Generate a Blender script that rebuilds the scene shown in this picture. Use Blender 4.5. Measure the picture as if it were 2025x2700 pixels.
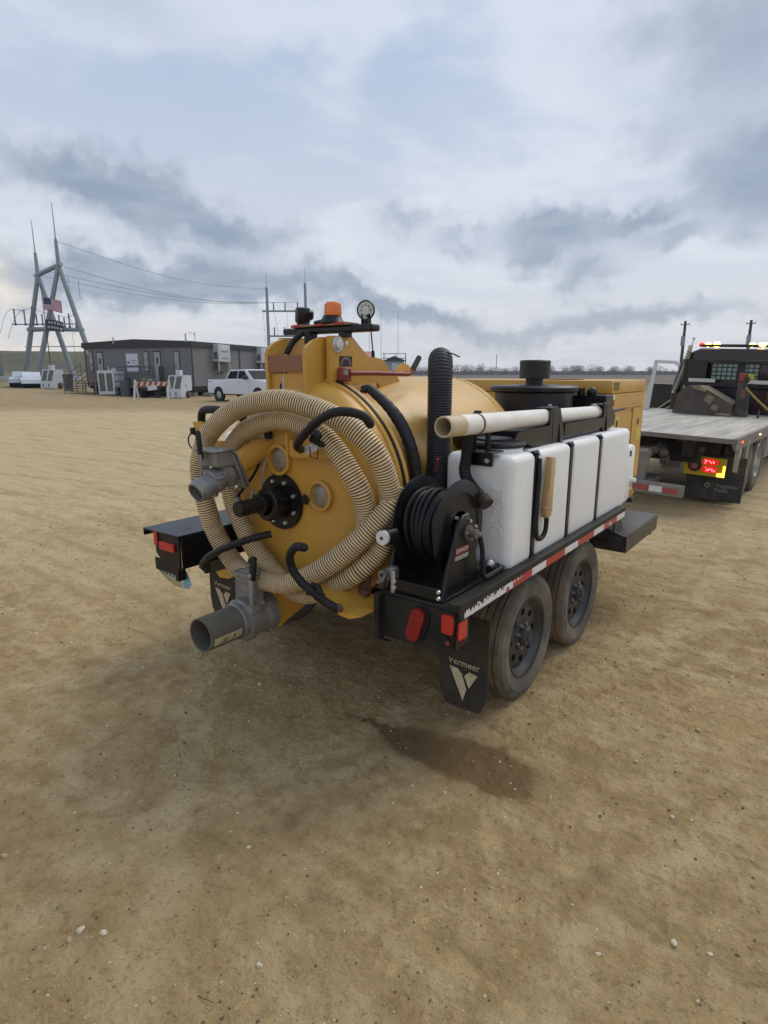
import bpy, bmesh, math, random
import numpy as np
from mathutils import Vector, Matrix
R = math.radians
random.seed(7); np.random.seed(7)
scene = bpy.context.scene
for o in list(bpy.data.objects): bpy.data.objects.remove(o)
COL = scene.collection

def lin(h):
    h = h.lstrip('#'); v = [int(h[i:i+2], 16)/255 for i in (0, 2, 4)]
    return tuple(c/12.92 if c <= .04045 else ((c+.055)/1.055)**2.4 for c in v)

# ---------------------------------------------------------------- camera (world axes = the trailer's: x right, y forward, z up)
CAM = Vector((2.3658, -2.1383, 1.9024)); YAW = .64646; PITCH = .22783
cd = bpy.data.cameras.new('camera'); cam = bpy.data.objects.new('camera', cd); COL.objects.link(cam)
cam.location = CAM; cam.rotation_euler = (math.pi/2-PITCH, 0, YAW)
cd.sensor_fit = 'HORIZONTAL'; cd.sensor_width = 36; cd.lens = 28.056; cd.clip_start = .05; cd.clip_end = 6000
scene.camera = cam
scene.view_settings.view_transform = 'Standard'; scene.view_settings.look = 'None'
scene.view_settings.exposure = .08; scene.view_settings.gamma = 1; scene.view_settings.use_curve_mapping = False
scene.cycles.max_bounces = 6; scene.cycles.diffuse_bounces = 3; scene.cycles.glossy_bounces = 3
scene.cycles.use_denoising = True

# ---------------------------------------------------------------- sun: behind cloud, beyond the front of the trailer
SUN_AZ = R(-14)      # world angle (ccw from +y) the sun stands at
SUN_EL = R(52)
sd = bpy.data.lights.new('sun', 'SUN'); sun = bpy.data.objects.new('sun', sd); COL.objects.link(sun)
sd.energy = 1.5; sd.angle = R(40); sd.color = (1, .93, .82)
sdir = Vector((-math.sin(SUN_AZ)*math.cos(SUN_EL), math.cos(SUN_AZ)*math.cos(SUN_EL), math.sin(SUN_EL)))
sun.rotation_euler = sdir.to_track_quat('Z', 'Y').to_euler(); sun.location = (-20, 20, 30)

# ---------------------------------------------------------------- world: Nishita under broken stratocumulus
W = bpy.data.worlds.new('World'); scene.world = W; W.use_nodes = True
nt = W.node_tree; nt.nodes.clear(); N = nt.nodes; L = nt.links
def nd(t, **k):
    n = N.new(t)
    for a, b in k.items(): setattr(n, a, b)
    return n
def lk(a, b): L.new(a, b)
def mth(op, a, b=None, c=None, clamp=False):
    n = nd('ShaderNodeMath', operation=op, use_clamp=clamp)
    for i, v in enumerate((a, b, c)):
        if v is None: continue
        if isinstance(v, (int, float)): n.inputs[i].default_value = v
        else: lk(v, n.inputs[i])
    return n.outputs[0]
def vmth(op, a, b=None, out=0):
    n = nd('ShaderNodeVectorMath', operation=op)
    for i, v in enumerate((a, b)):
        if v is None: continue
        if isinstance(v, (tuple, list, Vector)): n.inputs[i].default_value = v
        else: lk(v, n.inputs[i])
    return n.outputs[out]
def mixc(f, a, b):
    n = nd('ShaderNodeMix', data_type='RGBA', clamp_factor=True)
    if isinstance(f, (int, float)): n.inputs[0].default_value = f
    else: lk(f, n.inputs[0])
    for i, v in ((6, a), (7, b)):
        if isinstance(v, tuple): n.inputs[i].default_value = (*v[:3], 1)
        else: lk(v, n.inputs[i])
    return n.outputs[2]
def noise(vec, scale, det=6, rough=.55, dist=0, out=0):
    n = nd('ShaderNodeTexNoise'); n.inputs['Scale'].default_value = scale; n.inputs['Detail'].default_value = det
    n.inputs['Roughness'].default_value = rough; n.inputs['Distortion'].default_value = dist
    if vec is not None: lk(vec, n.inputs['Vector'])
    return n.outputs[out]
def mrange(v, a, b, c=0, d=1, smooth=True):
    n = nd('ShaderNodeMapRange', interpolation_type='SMOOTHSTEP' if smooth else 'LINEAR')
    lk(v, n.inputs[0])
    for i, x in zip((1, 2, 3, 4), (a, b, c, d)): n.inputs[i].default_value = x
    return n.outputs[0]
sky = nd('ShaderNodeTexSky', sky_type='NISHITA', sun_disc=False)
sky.sun_elevation = SUN_EL; sky.sun_rotation = -SUN_AZ; sky.air_density = 1; sky.dust_density = 2
geo = nd('ShaderNodeTexCoord').outputs['Generated']
D = vmth('NORMALIZE', geo)
sep = nd('ShaderNodeSeparateXYZ'); lk(D, sep.inputs[0])
up = mth('MAXIMUM', sep.outputs[2], 0)
# cloud-deck coordinates: where the view ray meets a flat layer overhead
den = mth('ADD', up, .10)
deck = vmth('DIVIDE', D, None)
cmb = nd('ShaderNodeCombineXYZ')
for i in range(3): lk(den, cmb.inputs[i])
lk(cmb.outputs[0], deck.node.inputs[1])
n1 = noise(deck, 1.1, 8, .58, .3); n2 = noise(deck, 3.6, 7, .6, .2)
warp = vmth('SCALE', vmth('SUBTRACT', noise(D, 5, 9, .62, 0, 1), (.5, .5, .5)), None); warp.node.inputs[3].default_value = .24
Dw = vmth('ADD', D, warp)
def blob(az, el, sa, se, tilt, amp):
    a = YAW - R(az); e = R(el)
    d = Vector((-math.sin(a)*math.cos(e), math.cos(a)*math.cos(e), math.sin(e)))
    r = Vector((math.cos(a), math.sin(a), 0)); u = r.cross(d)
    t = R(tilt); r2 = r*math.cos(t)+u*math.sin(t); u2 = u*math.cos(t)-r*math.sin(t)
    off = vmth('SUBTRACT', Dw, tuple(d))
    x = vmth('DOT_PRODUCT', off, tuple(r2/math.sin(R(sa))), 1); y = vmth('DOT_PRODUCT', off, tuple(u2/math.sin(R(se))), 1)
    q = mth('ADD', mth('MULTIPLY', x, x), mth('MULTIPLY', y, y))
    # only on the side of the sky where the blob stands
    return mth('MULTIPLY', mth('EXPONENT', mth('MULTIPLY', q, -1.0)), amp)
BL = [(-20.5, 13.6, 8, 2.6, -9, .95), (-12, 12.0, 5.5, 2.0, -6, .62), (-26, 15.2, 4.5, 2.0, 0, .4), (-13, 6.8, 15, 1.9, -3, .95), (-25, 8.0, 8, 1.6, -2, .65), (3, 5.9, 6, 1.0, -7, .75), (-15, 9.0, 6, 1.0, -4, .45),
      (14.6, 11.3, 6.0, 2.2, 4, 1.0), (18.5, 8.0, 3.0, 1.5, 10, .7), (22, 12.0, 2.8, 1.2, 8, .7), (24.6, 10.0, 2.2, .9, 0, .55), (29.5, 14.4, 4.5, 4.0, 30, .85),
      (27, 24, 8, 4.5, 12, .75), (21, 4.6, 13, 1.3, 0, .7), (1.8, 12.7, 3.2, 1.2, 6, .55), (5.5, 11, 2.2, .9, 0, .5), (21.5, 17.3, 3.6, 1.8, 20, .35), (-21, 25, 9, 3.5, -30, .34), (-3, 22, 10, 3, 0, .22),
      (40, 15, 9, 6, 10, .8), (-44, 13, 9, 4, 0, .7)]
dark = None
for b in BL:
    v = blob(*b); dark = v if dark is None else mth('ADD', dark, v)
nz = mth('ADD', mth('MULTIPLY', mth('SUBTRACT', n1, .5), .9), mth('MULTIPLY', mth('SUBTRACT', n2, .5), .8))
outside = mrange(sep.outputs[2], .45, .75, 0, .3)       # the same broken cloud goes on overhead
shade = mth('ADD', mth('ADD', dark, mth('MULTIPLY', nz, .75)), outside)
shade = mrange(shade, .08, .95)
bright = mrange(n1, .42, .62)
base = mixc(mrange(up, .03, .50), lin('cfd2da'), lin('a9b9d0'))
base = mixc(mth('MULTIPLY', bright, .55), base, lin('e2e5ea'))
warm = mth('ADD', blob(-33, 7.6, 4.5, 1.3, 0, 1.0), blob(-33, 2.2, 13, 2.0, 0, .95))
base = mixc(mth('MINIMUM', warm, 1), base, lin('f3e8d8'))
cloudc = mixc(mrange(n2, .3, .7), lin('8290a4'), lin('9aa6b6'))
cl = mixc(mth('MULTIPLY', shade, .95), base, cloudc)
clx = vmth('SCALE', cl, None); clx.node.inputs[3].default_value = 11.6
cover = mixc(.88, sky.outputs[0], clx)
ground = mixc(mrange(sep.outputs[2], -.02, .0), (1.6, 1.3, .9), cover)
bg = nd('ShaderNodeBackground'); bg.inputs[1].default_value = .1; lk(ground, bg.inputs[0])
wo = nd('ShaderNodeOutputWorld'); lk(bg.outputs[0], wo.inputs[0])

# ---------------------------------------------------------------- materials
MATS = {}
def mat(name, col, rough=.5, metal=0, var=.12, vscale=6, dust=0, dcol=(.30, .23, .145), dscale=3, bump=0, bscale=60, spec=.5, emit=None, es=1, coat=0, trans=0, stretch=None):
    if name in MATS: return MATS[name]
    m = bpy.data.materials.new(name); m.use_nodes = True; MATS[name] = m
    global nt, N, L
    nt = m.node_tree; N = nt.nodes; L = nt.links
    p = N['Principled BSDF']; col = lin(col) if isinstance(col, str) else col
    tc = nd('ShaderNodeTexCoord').outputs['Object']
    if stretch:
        q = nd('ShaderNodeMapping'); lk(tc, q.inputs[0]); q.inputs['Scale'].default_value = stretch; tc = q.outputs[0]
    c = None
    if var:
        f = mrange(noise(tc, vscale, 5, .6), .3, .7, smooth=False)
        c = mixc(f, tuple(x*(1-var) for x in col), tuple(min(1, x*(1+var)) for x in col))
    if dust:
        f = mth('MULTIPLY', mrange(noise(tc, dscale, 7, .65, .2), .5-.32*dust, .85), min(1, dust*1.1))
        c = mixc(f, c if c is not None else col, dcol)
        if dust >= .25:      # dried splashes and specks
            g = mth('MULTIPLY', mrange(noise(tc, dscale*14, 5, .7, .3), .60, .70), mrange(noise(tc, dscale*1.3, 3, .5), .42, .62)); c = mixc(mth('MULTIPLY', g, .55), c, dcol)
        r = mth('ADD', mth('MULTIPLY', f, .35), rough, clamp=True); lk(r, p.inputs['Roughness'])
    else: p.inputs['Roughness'].default_value = rough
    if c is None: p.inputs['Base Color'].default_value = (*col, 1)
    else: lk(c, p.inputs['Base Color'])
    p.inputs['Metallic'].default_value = metal; p.inputs['Specular IOR Level'].default_value = spec
    p.inputs['Coat Weight'].default_value = coat; p.inputs['Transmission Weight'].default_value = trans
    if bump:
        b = nd('ShaderNodeBump'); b.inputs['Strength'].default_value = bump; b.inputs['Distance'].default_value = .01
        lk(noise(tc, bscale, 4, .6), b.inputs['Height']); lk(b.outputs[0], p.inputs['Normal'])
    if emit:
        p.inputs['Emission Color'].default_value = (*lin(emit), 1); p.inputs['Emission Strength'].default_value = es
    return m
YEL = mat('yellow_paint', (.58, .315, .048), .33, var=.10, vscale=2.5, dust=.30, dcol=(.42, .30, .15), dscale=2.2, bump=.04, bscale=25)
YELT = mat('yellow_tank_paint', (.62, .355, .075), .33, var=.08, vscale=2, dust=.42, dcol=(.50, .39, .24), dscale=1.6, bump=.05, bscale=12)
BLK = mat('black_paint', (.008, .008, .009), .33, var=.3, dust=.14, spec=.4, dcol=(.08, .066, .05), dscale=5, bump=.05)
BLKD = mat('dusty_black_steel', (.010, .010, .010), .5, var=.3, dust=.42, dcol=(.085, .066, .045), dscale=4, bump=.08, spec=.35)
RUB = mat('black_rubber', (.009, .009, .010), .5, var=.25, dust=.2, dcol=(.075, .062, .046), bump=.06, spec=.35)
TYRE = mat('dusty_tyre_rubber', (.062, .058, .051), .75, var=.25, vscale=9, dust=.8, dcol=(.27, .225, .16), dscale=4, bump=.15, bscale=40)
TREAD = mat('muddy_tread_rubber', (.09, .073, .052), .85, var=.3, dust=.85, dcol=(.31, .235, .145), dscale=6, bump=.3, bscale=50)
RIM = mat('grey_wheel_paint', (.030, .031, .033), .45, var=.2, dust=.34, dcol=(.16, .135, .10), dscale=6)
WHT = mat('white_poly', (.84, .84, .82), .45, var=.04, vscale=3, dust=.36, dcol=(.54, .51, .44), dscale=2.4, bump=.10, bscale=9)
PVC = mat('stained_white_pvc', (.80, .78, .72), .5, var=.08, dust=.34, dcol=(.46, .36, .20), dscale=5, bump=.05)
PVCT = mat('tan_stained_pvc', (.60, .50, .33), .5, var=.15, dust=.5, dcol=(.38, .25, .11), dscale=9, bump=.05)
ALU = mat('dull_cast_aluminium', (.27, .27, .265), .5, metal=.55, var=.25, vscale=14, dust=.55, dcol=(.22, .19, .14), dscale=7, bump=.25, bscale=70)
STEEL = mat('zinc_steel', (.5, .5, .49), .35, metal=.8, var=.2, dust=.25)
CHR = mat('bright_bolt', (.7, .7, .68), .3, metal=.7, var=.1)
RUST = mat('rusty_pipe', (.17, .085, .05), .8, var=.35, vscale=20, bump=.3)
REDD = mat('dull_red_lens', (.26, .012, .014), .25, var=.2, vscale=40, dust=.15)
REDL = mat('red_lens', (.55, .02, .02), .18, var=.1, vscale=20, coat=.5)
REDT = mat('red_reflective_tape', (.42, .03, .035), .3, var=.12, vscale=30, dust=.12)
WHTT = mat('white_reflective_tape', (.70, .70, .71), .3, var=.08, vscale=30, dust=.15)
REDP = mat('faded_red_paint', (.25, .035, .03), .45, var=.2, dust=.2)
AMB = mat('amber_lens', (.85, .22, .03), .2, var=.12, vscale=20, coat=.4)
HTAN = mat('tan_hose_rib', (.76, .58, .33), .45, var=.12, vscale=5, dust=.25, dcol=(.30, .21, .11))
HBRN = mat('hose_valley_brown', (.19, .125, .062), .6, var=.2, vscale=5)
GLASS = mat('dusty_sight_glass', (.20, .175, .14), .22, var=.35, vscale=18, dust=.75, dcol=(.36, .30, .22), dscale=14, coat=.4)
LEDW = mat('white_lamp_face', (.62, .63, .63), .3, var=.25, vscale=60)
BEIGE = mat('beige_print', (.55, .47, .31), .7, var=.3, vscale=40)
TANP = mat('tan_plastic', (.50, .33, .15), .45, var=.1, dust=.25)
BRASS = mat('brass', (.6, .38, .08), .35, metal=.8)
BRMASK = mat('brown_mask_block', (.26, .11, .05), .5, var=.05)
DKRED = mat('dark_red_print', (.12, .012, .014), .4)
WPRINT = mat('white_print', (.65, .63, .62), .5)
BPRINT = mat('black_print', (.02, .02, .022), .5)
HOLE = mat('dark_opening', (.004, .004, .004), .9, var=0, spec=.1)
YLAB = mat('yellow_label', (.62, .50, .06), .5, var=.2, vscale=40)

# ---------------------------------------------------------------- mesh building
class MB:
    def __init__(s): s.bm = bmesh.new(); s.mi = 0; s.M = Matrix.Identity(4)
    def m(s, i): s.mi = i; return s
    def _fin(s, verts, faces):
        for v in verts: v.co = s.M @ v.co
        for f in faces: f.material_index = s.mi
        return s
    def raw(s, vs, fs):
        V = [s.bm.verts.new(v) for v in vs]; F = []
        for f in fs:
            try: F.append(s.bm.faces.new([V[i] for i in f]))
            except ValueError: pass
        return s._fin(V, F)
    def box(s, c, size, bev=0, rot=None, seg=1):
        t = bmesh.new(); bmesh.ops.create_cube(t, size=1)
        for v in t.verts: v.co = Vector((v.co.x*size[0], v.co.y*size[1], v.co.z*size[2]))
        if bev: bmesh.ops.bevel(t, geom=list(t.edges), offset=bev, segments=seg, profile=.5, affect='EDGES')
        A = Matrix.Translation(c)
        if rot: 
            from mathutils import Euler
            A = A @ Euler(rot).to_matrix().to_4x4()
        t.verts.index_update()
        vs = [A @ v.co for v in t.verts]; fs = [[v.index for v in f.verts] for f in t.faces]; t.free()
        return s.raw(vs, fs)
    def bb(s, x0, x1, y0, y1, z0, z1, bev=0, seg=1):
        return s.box(((x0+x1)/2, (y0+y1)/2, (z0+z1)/2), (abs(x1-x0), abs(y1-y0), abs(z1-z0)), bev, None, seg)
    def cyl(s, p0, p1, r0, r1=None, n=20, caps=True):
        return s.tube([p0, p1], [r0, r0 if r1 is None else r1], n, caps)
    def tube(s, pts, r, n=10, caps=True, flat=None):
        P = [Vector(p) for p in pts]; k = len(P)
        rr = r if isinstance(r, (list, tuple)) else [r]*k
        T = [(P[min(i+1, k-1)]-P[max(i-1, 0)]).normalized() for i in range(k)]
        a = Vector((0, 0, 1)) if abs(T[0].z) < .9 else Vector((1, 0, 0))
        u = (a-T[0]*a.dot(T[0])).normalized(); vs = []
        for i in range(k):
            u = (u-T[i]*u.dot(T[i])).normalized(); w = T[i].cross(u)
            for j in range(n):
                t = 2*math.pi*j/n; q = u*math.cos(t)+w*math.sin(t)*(flat or 1)
                vs.append(P[i]+q*rr[i])
        fs = [[i*n+j, i*n+(j+1) % n, (i+1)*n+(j+1) % n, (i+1)*n+j] for i in range(k-1) for j in range(n)]
        if caps: fs += [list(range(n))[::-1], [(k-1)*n+j for j in range(n)]]
        return s.raw(vs, fs)
    def lathe(s, prof, o, axis='y', n=32, close=True):
        # prof: (radius, offset along axis) from o
        ax = {'x': Vector((1, 0, 0)), 'y': Vector((0, 1, 0)), 'z': Vector((0, 0, 1))}.get(axis) if isinstance(axis, str) else Vector(axis).normalized()
        a = Vector((0, 0, 1)) if abs(ax.z) < .9 else Vector((1, 0, 0))
        u = (a-ax*a.dot(ax)).normalized(); w = ax.cross(u); o = Vector(o); vs = []; idx = []
        for r, h in prof:
            if r < 1e-6: idx.append([len(vs)]); vs.append(o+ax*h)
            else:
                idx.append(list(range(len(vs), len(vs)+n)))
                for j in range(n):
                    t = 2*math.pi*j/n; vs.append(o+ax*h+(u*math.cos(t)+w*math.sin(t))*r)
        fs = []
        for A, B in zip(idx, idx[1:]):
            for j in range(n):
                k = (j+1) % n
                if len(A) == 1 and len(B) == 1: continue
                if len(A) == 1: fs.append([A[0], B[k], B[j]])
                elif len(B) == 1: fs.append([A[j], A[k], B[0]])
                else: fs.append([A[j], A[k], B[k], B[j]])
        return s.raw(vs, fs)
    def prism(s, poly, ax, a, b):
        def P(p, v): return {'x': (v, p[0], p[1]), 'y': (p[0], v, p[1]), 'z': (p[0], p[1], v)}[ax]
        n = len(poly); vs = [P(p, a) for p in poly]+[P(p, b) for p in poly]
        fs = [list(range(n))[::-1], list(range(n, 2*n))]+[[i, (i+1) % n, n+(i+1) % n, n+i] for i in range(n)]
        return s.raw(vs, fs)
    def ball(s, c, r, sub=2, sc=(1, 1, 1)):
        t = bmesh.new(); bmesh.ops.create_icosphere(t, subdivisions=sub, radius=r); t.verts.index_update()
        vs = [Vector((v.co.x*sc[0], v.co.y*sc[1], v.co.z*sc[2]))+Vector(c) for v in t.verts]
        fs = [[v.index for v in f.verts] for f in t.faces]; t.free(); return s.raw(vs, fs)
    def grid(s, rows):
        n = len(rows[0]); vs = [p for r in rows for p in r]
        fs = [[i*n+j, i*n+j+1, (i+1)*n+j+1, (i+1)*n+j] for i in range(len(rows)-1) for j in range(n-1)]
        return s.raw(vs, fs)
    def mesh(s, name, mats, smooth=True, angle=38):
        bmesh.ops.recalc_face_normals(s.bm, faces=s.bm.faces)
        me = bpy.data.meshes.new(name); s.bm.to_mesh(me); s.bm.free()
        for m in (mats if isinstance(mats, (list, tuple)) else [mats]): me.materials.append(m)
        if smooth:
            me.polygons.foreach_set('use_smooth', [True]*len(me.polygons)); me.set_sharp_from_angle(angle=R(angle))
        return me
    def obj(s, name, mats, parent=None, smooth=True, angle=38, **k):
        return link(name, s.mesh(name, mats, smooth, angle), parent, **k)
def link(name, me, parent=None, label=None, cat=None, group=None, kind=None, inv=False):
    o = bpy.data.objects.new(name, me); COL.objects.link(o)
    if parent is not None:
        o.parent = parent
        if 'wx' in parent.keys(): o.matrix_parent_inverse = Matrix.Translation(-parent.location)
    tag(o, label, cat, group, kind); return o
def tag(o, label=None, cat=None, group=None, kind=None):
    for k, v in (('label', label), ('category', cat), ('group', group), ('kind', kind)):
        if v: o[k] = v
    return o
def thing(name, label, cat, loc=(0, 0, 0), rz=0, group=None, world=False):
    o = bpy.data.objects.new(name, None); COL.objects.link(o); o.location = loc; o.rotation_euler = (0, 0, rz); o.empty_display_size = .2
    if world: o['wx'] = 1          # parts of this thing are modelled in world coordinates
    return tag(o, label, cat, group)
def copy_tree(o, parent=None, **k):
    c = o.copy(); COL.objects.link(c)
    if parent is not None: c.parent = parent
    for a, b in k.items(): c[a] = b
    for ch in list(o.children): copy_tree(ch, c)
    return c
def shift(o, loc, rz=None):
    o.location = loc
    if rz is not None: o.rotation_euler = (0, 0, rz)
    return o
def crom(pts, per=12, closed=False):
    P = np.array(pts, float); out = []
    n = len(P)
    for i in range(n-1):
        p0 = P[max(i-1, 0)]; p1 = P[i]; p2 = P[i+1]; p3 = P[min(i+2, n-1)]
        for t in np.linspace(0, 1, per, endpoint=False):
            out.append(.5*((2*p1)+(-p0+p2)*t+(2*p0-5*p1+4*p2-p3)*t*t+(-p0+3*p1-3*p2+p3)*t**3))
    out.append(P[-1]); return np.array(out)
def resample(P, step):
    d = np.r_[0, np.cumsum(np.linalg.norm(np.diff(P, axis=0), axis=1))]; n = max(2, int(d[-1]/step))
    t = np.linspace(0, d[-1], n); return np.stack([np.interp(t, d, P[:, i]) for i in range(3)], 1)
def ribbed(name, path, r, pitch, mats, parent=None, n=18, depth=.1, **k):
    # a corrugated hose: per rib two rings on the crest and two in the valley
    P = resample(path, pitch/6); m = len(P)
    T = np.gradient(P, axis=0); T /= np.linalg.norm(T, axis=1)[:, None]
    u = np.cross(T[0], [0, 0, 1.]); u = u/np.linalg.norm(u) if np.linalg.norm(u) > .1 else np.array([1., 0, 0])
    th = np.linspace(0, 2*np.pi, n, endpoint=False); vs = np.zeros((m, n, 3))
    for i in range(m):
        u = u-T[i]*u.dot(T[i]); u /= np.linalg.norm(u); w = np.cross(T[i], u)
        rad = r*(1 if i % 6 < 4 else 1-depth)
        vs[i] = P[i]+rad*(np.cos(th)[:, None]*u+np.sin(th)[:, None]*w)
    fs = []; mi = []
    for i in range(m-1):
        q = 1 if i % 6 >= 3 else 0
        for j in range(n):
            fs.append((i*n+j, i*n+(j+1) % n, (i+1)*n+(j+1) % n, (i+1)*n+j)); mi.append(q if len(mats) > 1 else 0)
    fs += [tuple(range(n))[::-1], tuple((m-1)*n+j for j in range(n))]; mi += [min(1, len(mats)-1)]*2
    me = bpy.data.meshes.new(name); me.from_pydata(vs.reshape(-1, 3).tolist(), [], fs)
    for x in mats: me.materials.append(x)
    me.polygons.foreach_set('material_index', mi); me.polygons.foreach_set('use_smooth', [True]*len(fs)); me.update()
    return link(name, me, parent, **k)
def text(body, size, m, parent, M, name='lettering', ext=.0008, align='CENTER', sx=1, **k):
    cu = bpy.data.curves.new('t', 'FONT'); cu.body = body; cu.size = size; cu.extrude = ext; cu.align_x = align; cu.align_y = 'CENTER'; cu.resolution_u = 2
    t = bpy.data.objects.new('t', cu); COL.objects.link(t)
    dg = bpy.context.evaluated_depsgraph_get(); me = bpy.data.meshes.new_from_object(t.evaluated_get(dg))
    bpy.data.objects.remove(t); bpy.data.curves.remove(cu)
    me.transform(M @ Matrix.Diagonal((sx, 1, 1, 1))); me.materials.clear(); me.materials.append(m)
    return link(name, me, parent, **k)
def face(o, xd, yd):
    # matrix that lays text with its x along xd and its y along yd at o
    x = Vector(xd).normalized(); y = Vector(yd); y = (y-x*y.dot(x)).normalized(); z = x.cross(y)
    return Matrix((( x.x, y.x, z.x, o[0]), (x.y, y.y, z.y, o[1]), (x.z, y.z, z.z, o[2]), (0, 0, 0, 1)))
FW = Vector((-math.sin(YAW), math.cos(YAW), 0)); RT = Vector((math.cos(YAW), math.sin(YAW), 0))
def gz(x, y):
    # the yard rises very slightly away, more on the left, from where the trailer stands
    dx = np.asarray(x)-CAM.x; dy = np.asarray(y)-CAM.y; d = dx*FW.x+dy*FW.y; r = dx*RT.x+dy*RT.y
    return .0056*np.clip(d-12, 0, 95)+.03*np.clip(-r-18, 0, 12)*np.clip((d-25)/15, 0, 1)+.03*np.clip(d-56, 0, 40)*np.clip((-r-18)/8, 0, 1)
def site(r, d, z=None):
    # site frame: r metres right of and d metres ahead of the photographer's spot
    p = CAM+RT*r+FW*d; return Vector((p.x, p.y, float(gz(p.x, p.y)) if z is None else z))
# ================================================================ GROUND
def vnoise(x, y, s, seed):
    # value noise, numpy
    x = np.asarray(x)/s; y = np.asarray(y)/s; xi = np.floor(x); yi = np.floor(y); fx = x-xi; fy = y-yi
    fx = fx*fx*(3-2*fx); fy = fy*fy*(3-2*fy)
    def h(a, b):
        v = np.sin(a*127.1+b*311.7+seed*74.7)*43758.5453; return v-np.floor(v)
    return (h(xi, yi)*(1-fx)+h(xi+1, yi)*fx)*(1-fy)+(h(xi, yi+1)*(1-fx)+h(xi+1, yi+1)*fx)*fy-.5
def bumps(x, y):
    # trodden, rutted dirt: broad swells, footworn dips, clods
    d = np.hypot(x-CAM.x, y-CAM.y); z = .022*vnoise(x, y, 1.7, 1)+.012*vnoise(x, y, .55, 2)
    n = vnoise(x, y, .16, 3); z = z+.009*n*np.clip(1.4-d/14, 0, 1)
    c = vnoise(x, y, .06, 4); z = z+(.008*c+.035*np.clip(c-.27, 0, 1))*np.clip(1.2-d/9, 0, 1)
    c2 = vnoise(x, y, .028, 9); z = z+(.006*c2+.03*np.clip(c2-.30, 0, 1))*np.clip(1.25-d/7, 0, 1)*(.6+.9*np.clip(vnoise(x, y, .8, 12)+.4, 0, 1))
    # old tyre ruts sweeping through the yard
    for ax, ay, k, w in ((-1.2, -2, .55, .16), (-2.0, -2.4, .62, .16), (4.2, 0, -.15, .2), (-6, 2, .9, .2), (-7.2, 2, .95, .2)):
        dd = (x-ax)-(y-ay)*k*-1 if False else (x-ax)+(y-ay)*k+.35*vnoise(x, y, 5, 6)
        z = z-.018*np.exp(-(dd/w)**2)+.008*np.exp(-((np.abs(dd)-w*1.6)/(w*.5))**2)
    return z*np.clip(1.3-d/60, 0, 1)
def ground_z(x, y): return float(gz(x, y)+bumps(np.array(x, float), np.array(y, float)))
r_ = [.25, .5, .8, 1.0]; s_ = .011
while r_[-1] < 730: r_.append(r_[-1]+(s_ if r_[-1] < 4.2 else s_*(1+(r_[-1]-4.2)*2.0)))
rad = np.array(r_); f0 = math.pi/2+YAW      # finer facets towards the trailer
th = np.r_[np.linspace(f0-.70, f0+.70, 860, endpoint=False), np.linspace(f0+.70, f0-.70+2*np.pi, 130, endpoint=False)]; na = len(th)
RR, TT = np.meshgrid(rad, th, indexing='ij'); GX = CAM.x+RR*np.cos(TT); GY = CAM.y+RR*np.sin(TT)
GZ = gz(GX, GY)+bumps(GX, GY)
for ty in (1.02, 1.925):      # tyres rest on their own flattened patch
    for tx in (-.955, .955):
        wgt = np.exp(-(((GX-tx)/.22)**2+((GY-ty)/.22)**2)); GZ = GZ*(1-wgt)
verts = np.stack([GX, GY, GZ], -1).reshape(-1, 3)
i, j = np.meshgrid(np.arange(len(rad)-1), np.arange(na), indexing='ij'); j2 = (j+1) % na
faces = np.stack([i*na+j, (i+1)*na+j, (i+1)*na+j2, i*na+j2], -1).reshape(-1, 4)
me = bpy.data.meshes.new('ground'); me.vertices.add(len(verts)+1); me.vertices.foreach_set('co', np.r_[verts.ravel(), [CAM.x, CAM.y, 0]])
tri = np.stack([np.arange(na), (np.arange(na)+1) % na, np.full(na, len(verts))], -1)
loops = np.r_[faces.ravel(), tri.ravel()]
me.loops.add(len(loops)); me.loops.foreach_set('vertex_index', loops)
st = np.r_[np.arange(len(faces))*4, len(faces)*4+np.arange(na)*3]
me.polygons.add(len(st)); me.polygons.foreach_set('loop_start', st); me.polygons.foreach_set('use_smooth', [True]*len(st))
me.update(calc_edges=True); me.validate()
m = bpy.data.materials.new('dirt_ground'); m.use_nodes = True; nt = m.node_tree; N = nt.nodes; L = nt.links; p = N['Principled BSDF']
P = nd('ShaderNodeNewGeometry').outputs['Position']
fine = noise(P, 60, 6, .7); mid = noise(P, 6, 6, .62, .3); big = noise(P, .55, 5, .55, .4); grit = noise(P, 190, 3, .6)
def dsd(v, c, rx, ry, ang):
    # soft elliptical distance field on the ground
    q = vmth('SUBTRACT', v, (*c, 0)); a = R(ang)
    x = vmth('DOT_PRODUCT', q, (math.cos(a)/rx, math.sin(a)/rx, 0), 1); y = vmth('DOT_PRODUCT', q, (-math.sin(a)/ry, math.cos(a)/ry, 0), 1)
    return mth('SQRT', mth('ADD', mth('MULTIPLY', x, x), mth('MULTIPLY', y, y)))
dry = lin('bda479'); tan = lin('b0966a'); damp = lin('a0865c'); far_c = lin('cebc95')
c = mixc(mrange(big, .36, .64), damp, tan)
c = mixc(mrange(mid, .38, .68), c, dry)
# dry yard beyond the trailer, also painted paler with distance for grazing light; a browner driven strip in front of the site office
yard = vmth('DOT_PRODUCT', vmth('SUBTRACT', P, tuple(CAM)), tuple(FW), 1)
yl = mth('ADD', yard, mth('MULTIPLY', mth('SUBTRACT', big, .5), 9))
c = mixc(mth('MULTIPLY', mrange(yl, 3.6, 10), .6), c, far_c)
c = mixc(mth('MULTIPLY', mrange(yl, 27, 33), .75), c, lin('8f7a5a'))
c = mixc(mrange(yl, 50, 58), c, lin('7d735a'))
c = mixc(mrange(yl, 62, 100), c, lin('5f584b'))
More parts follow.
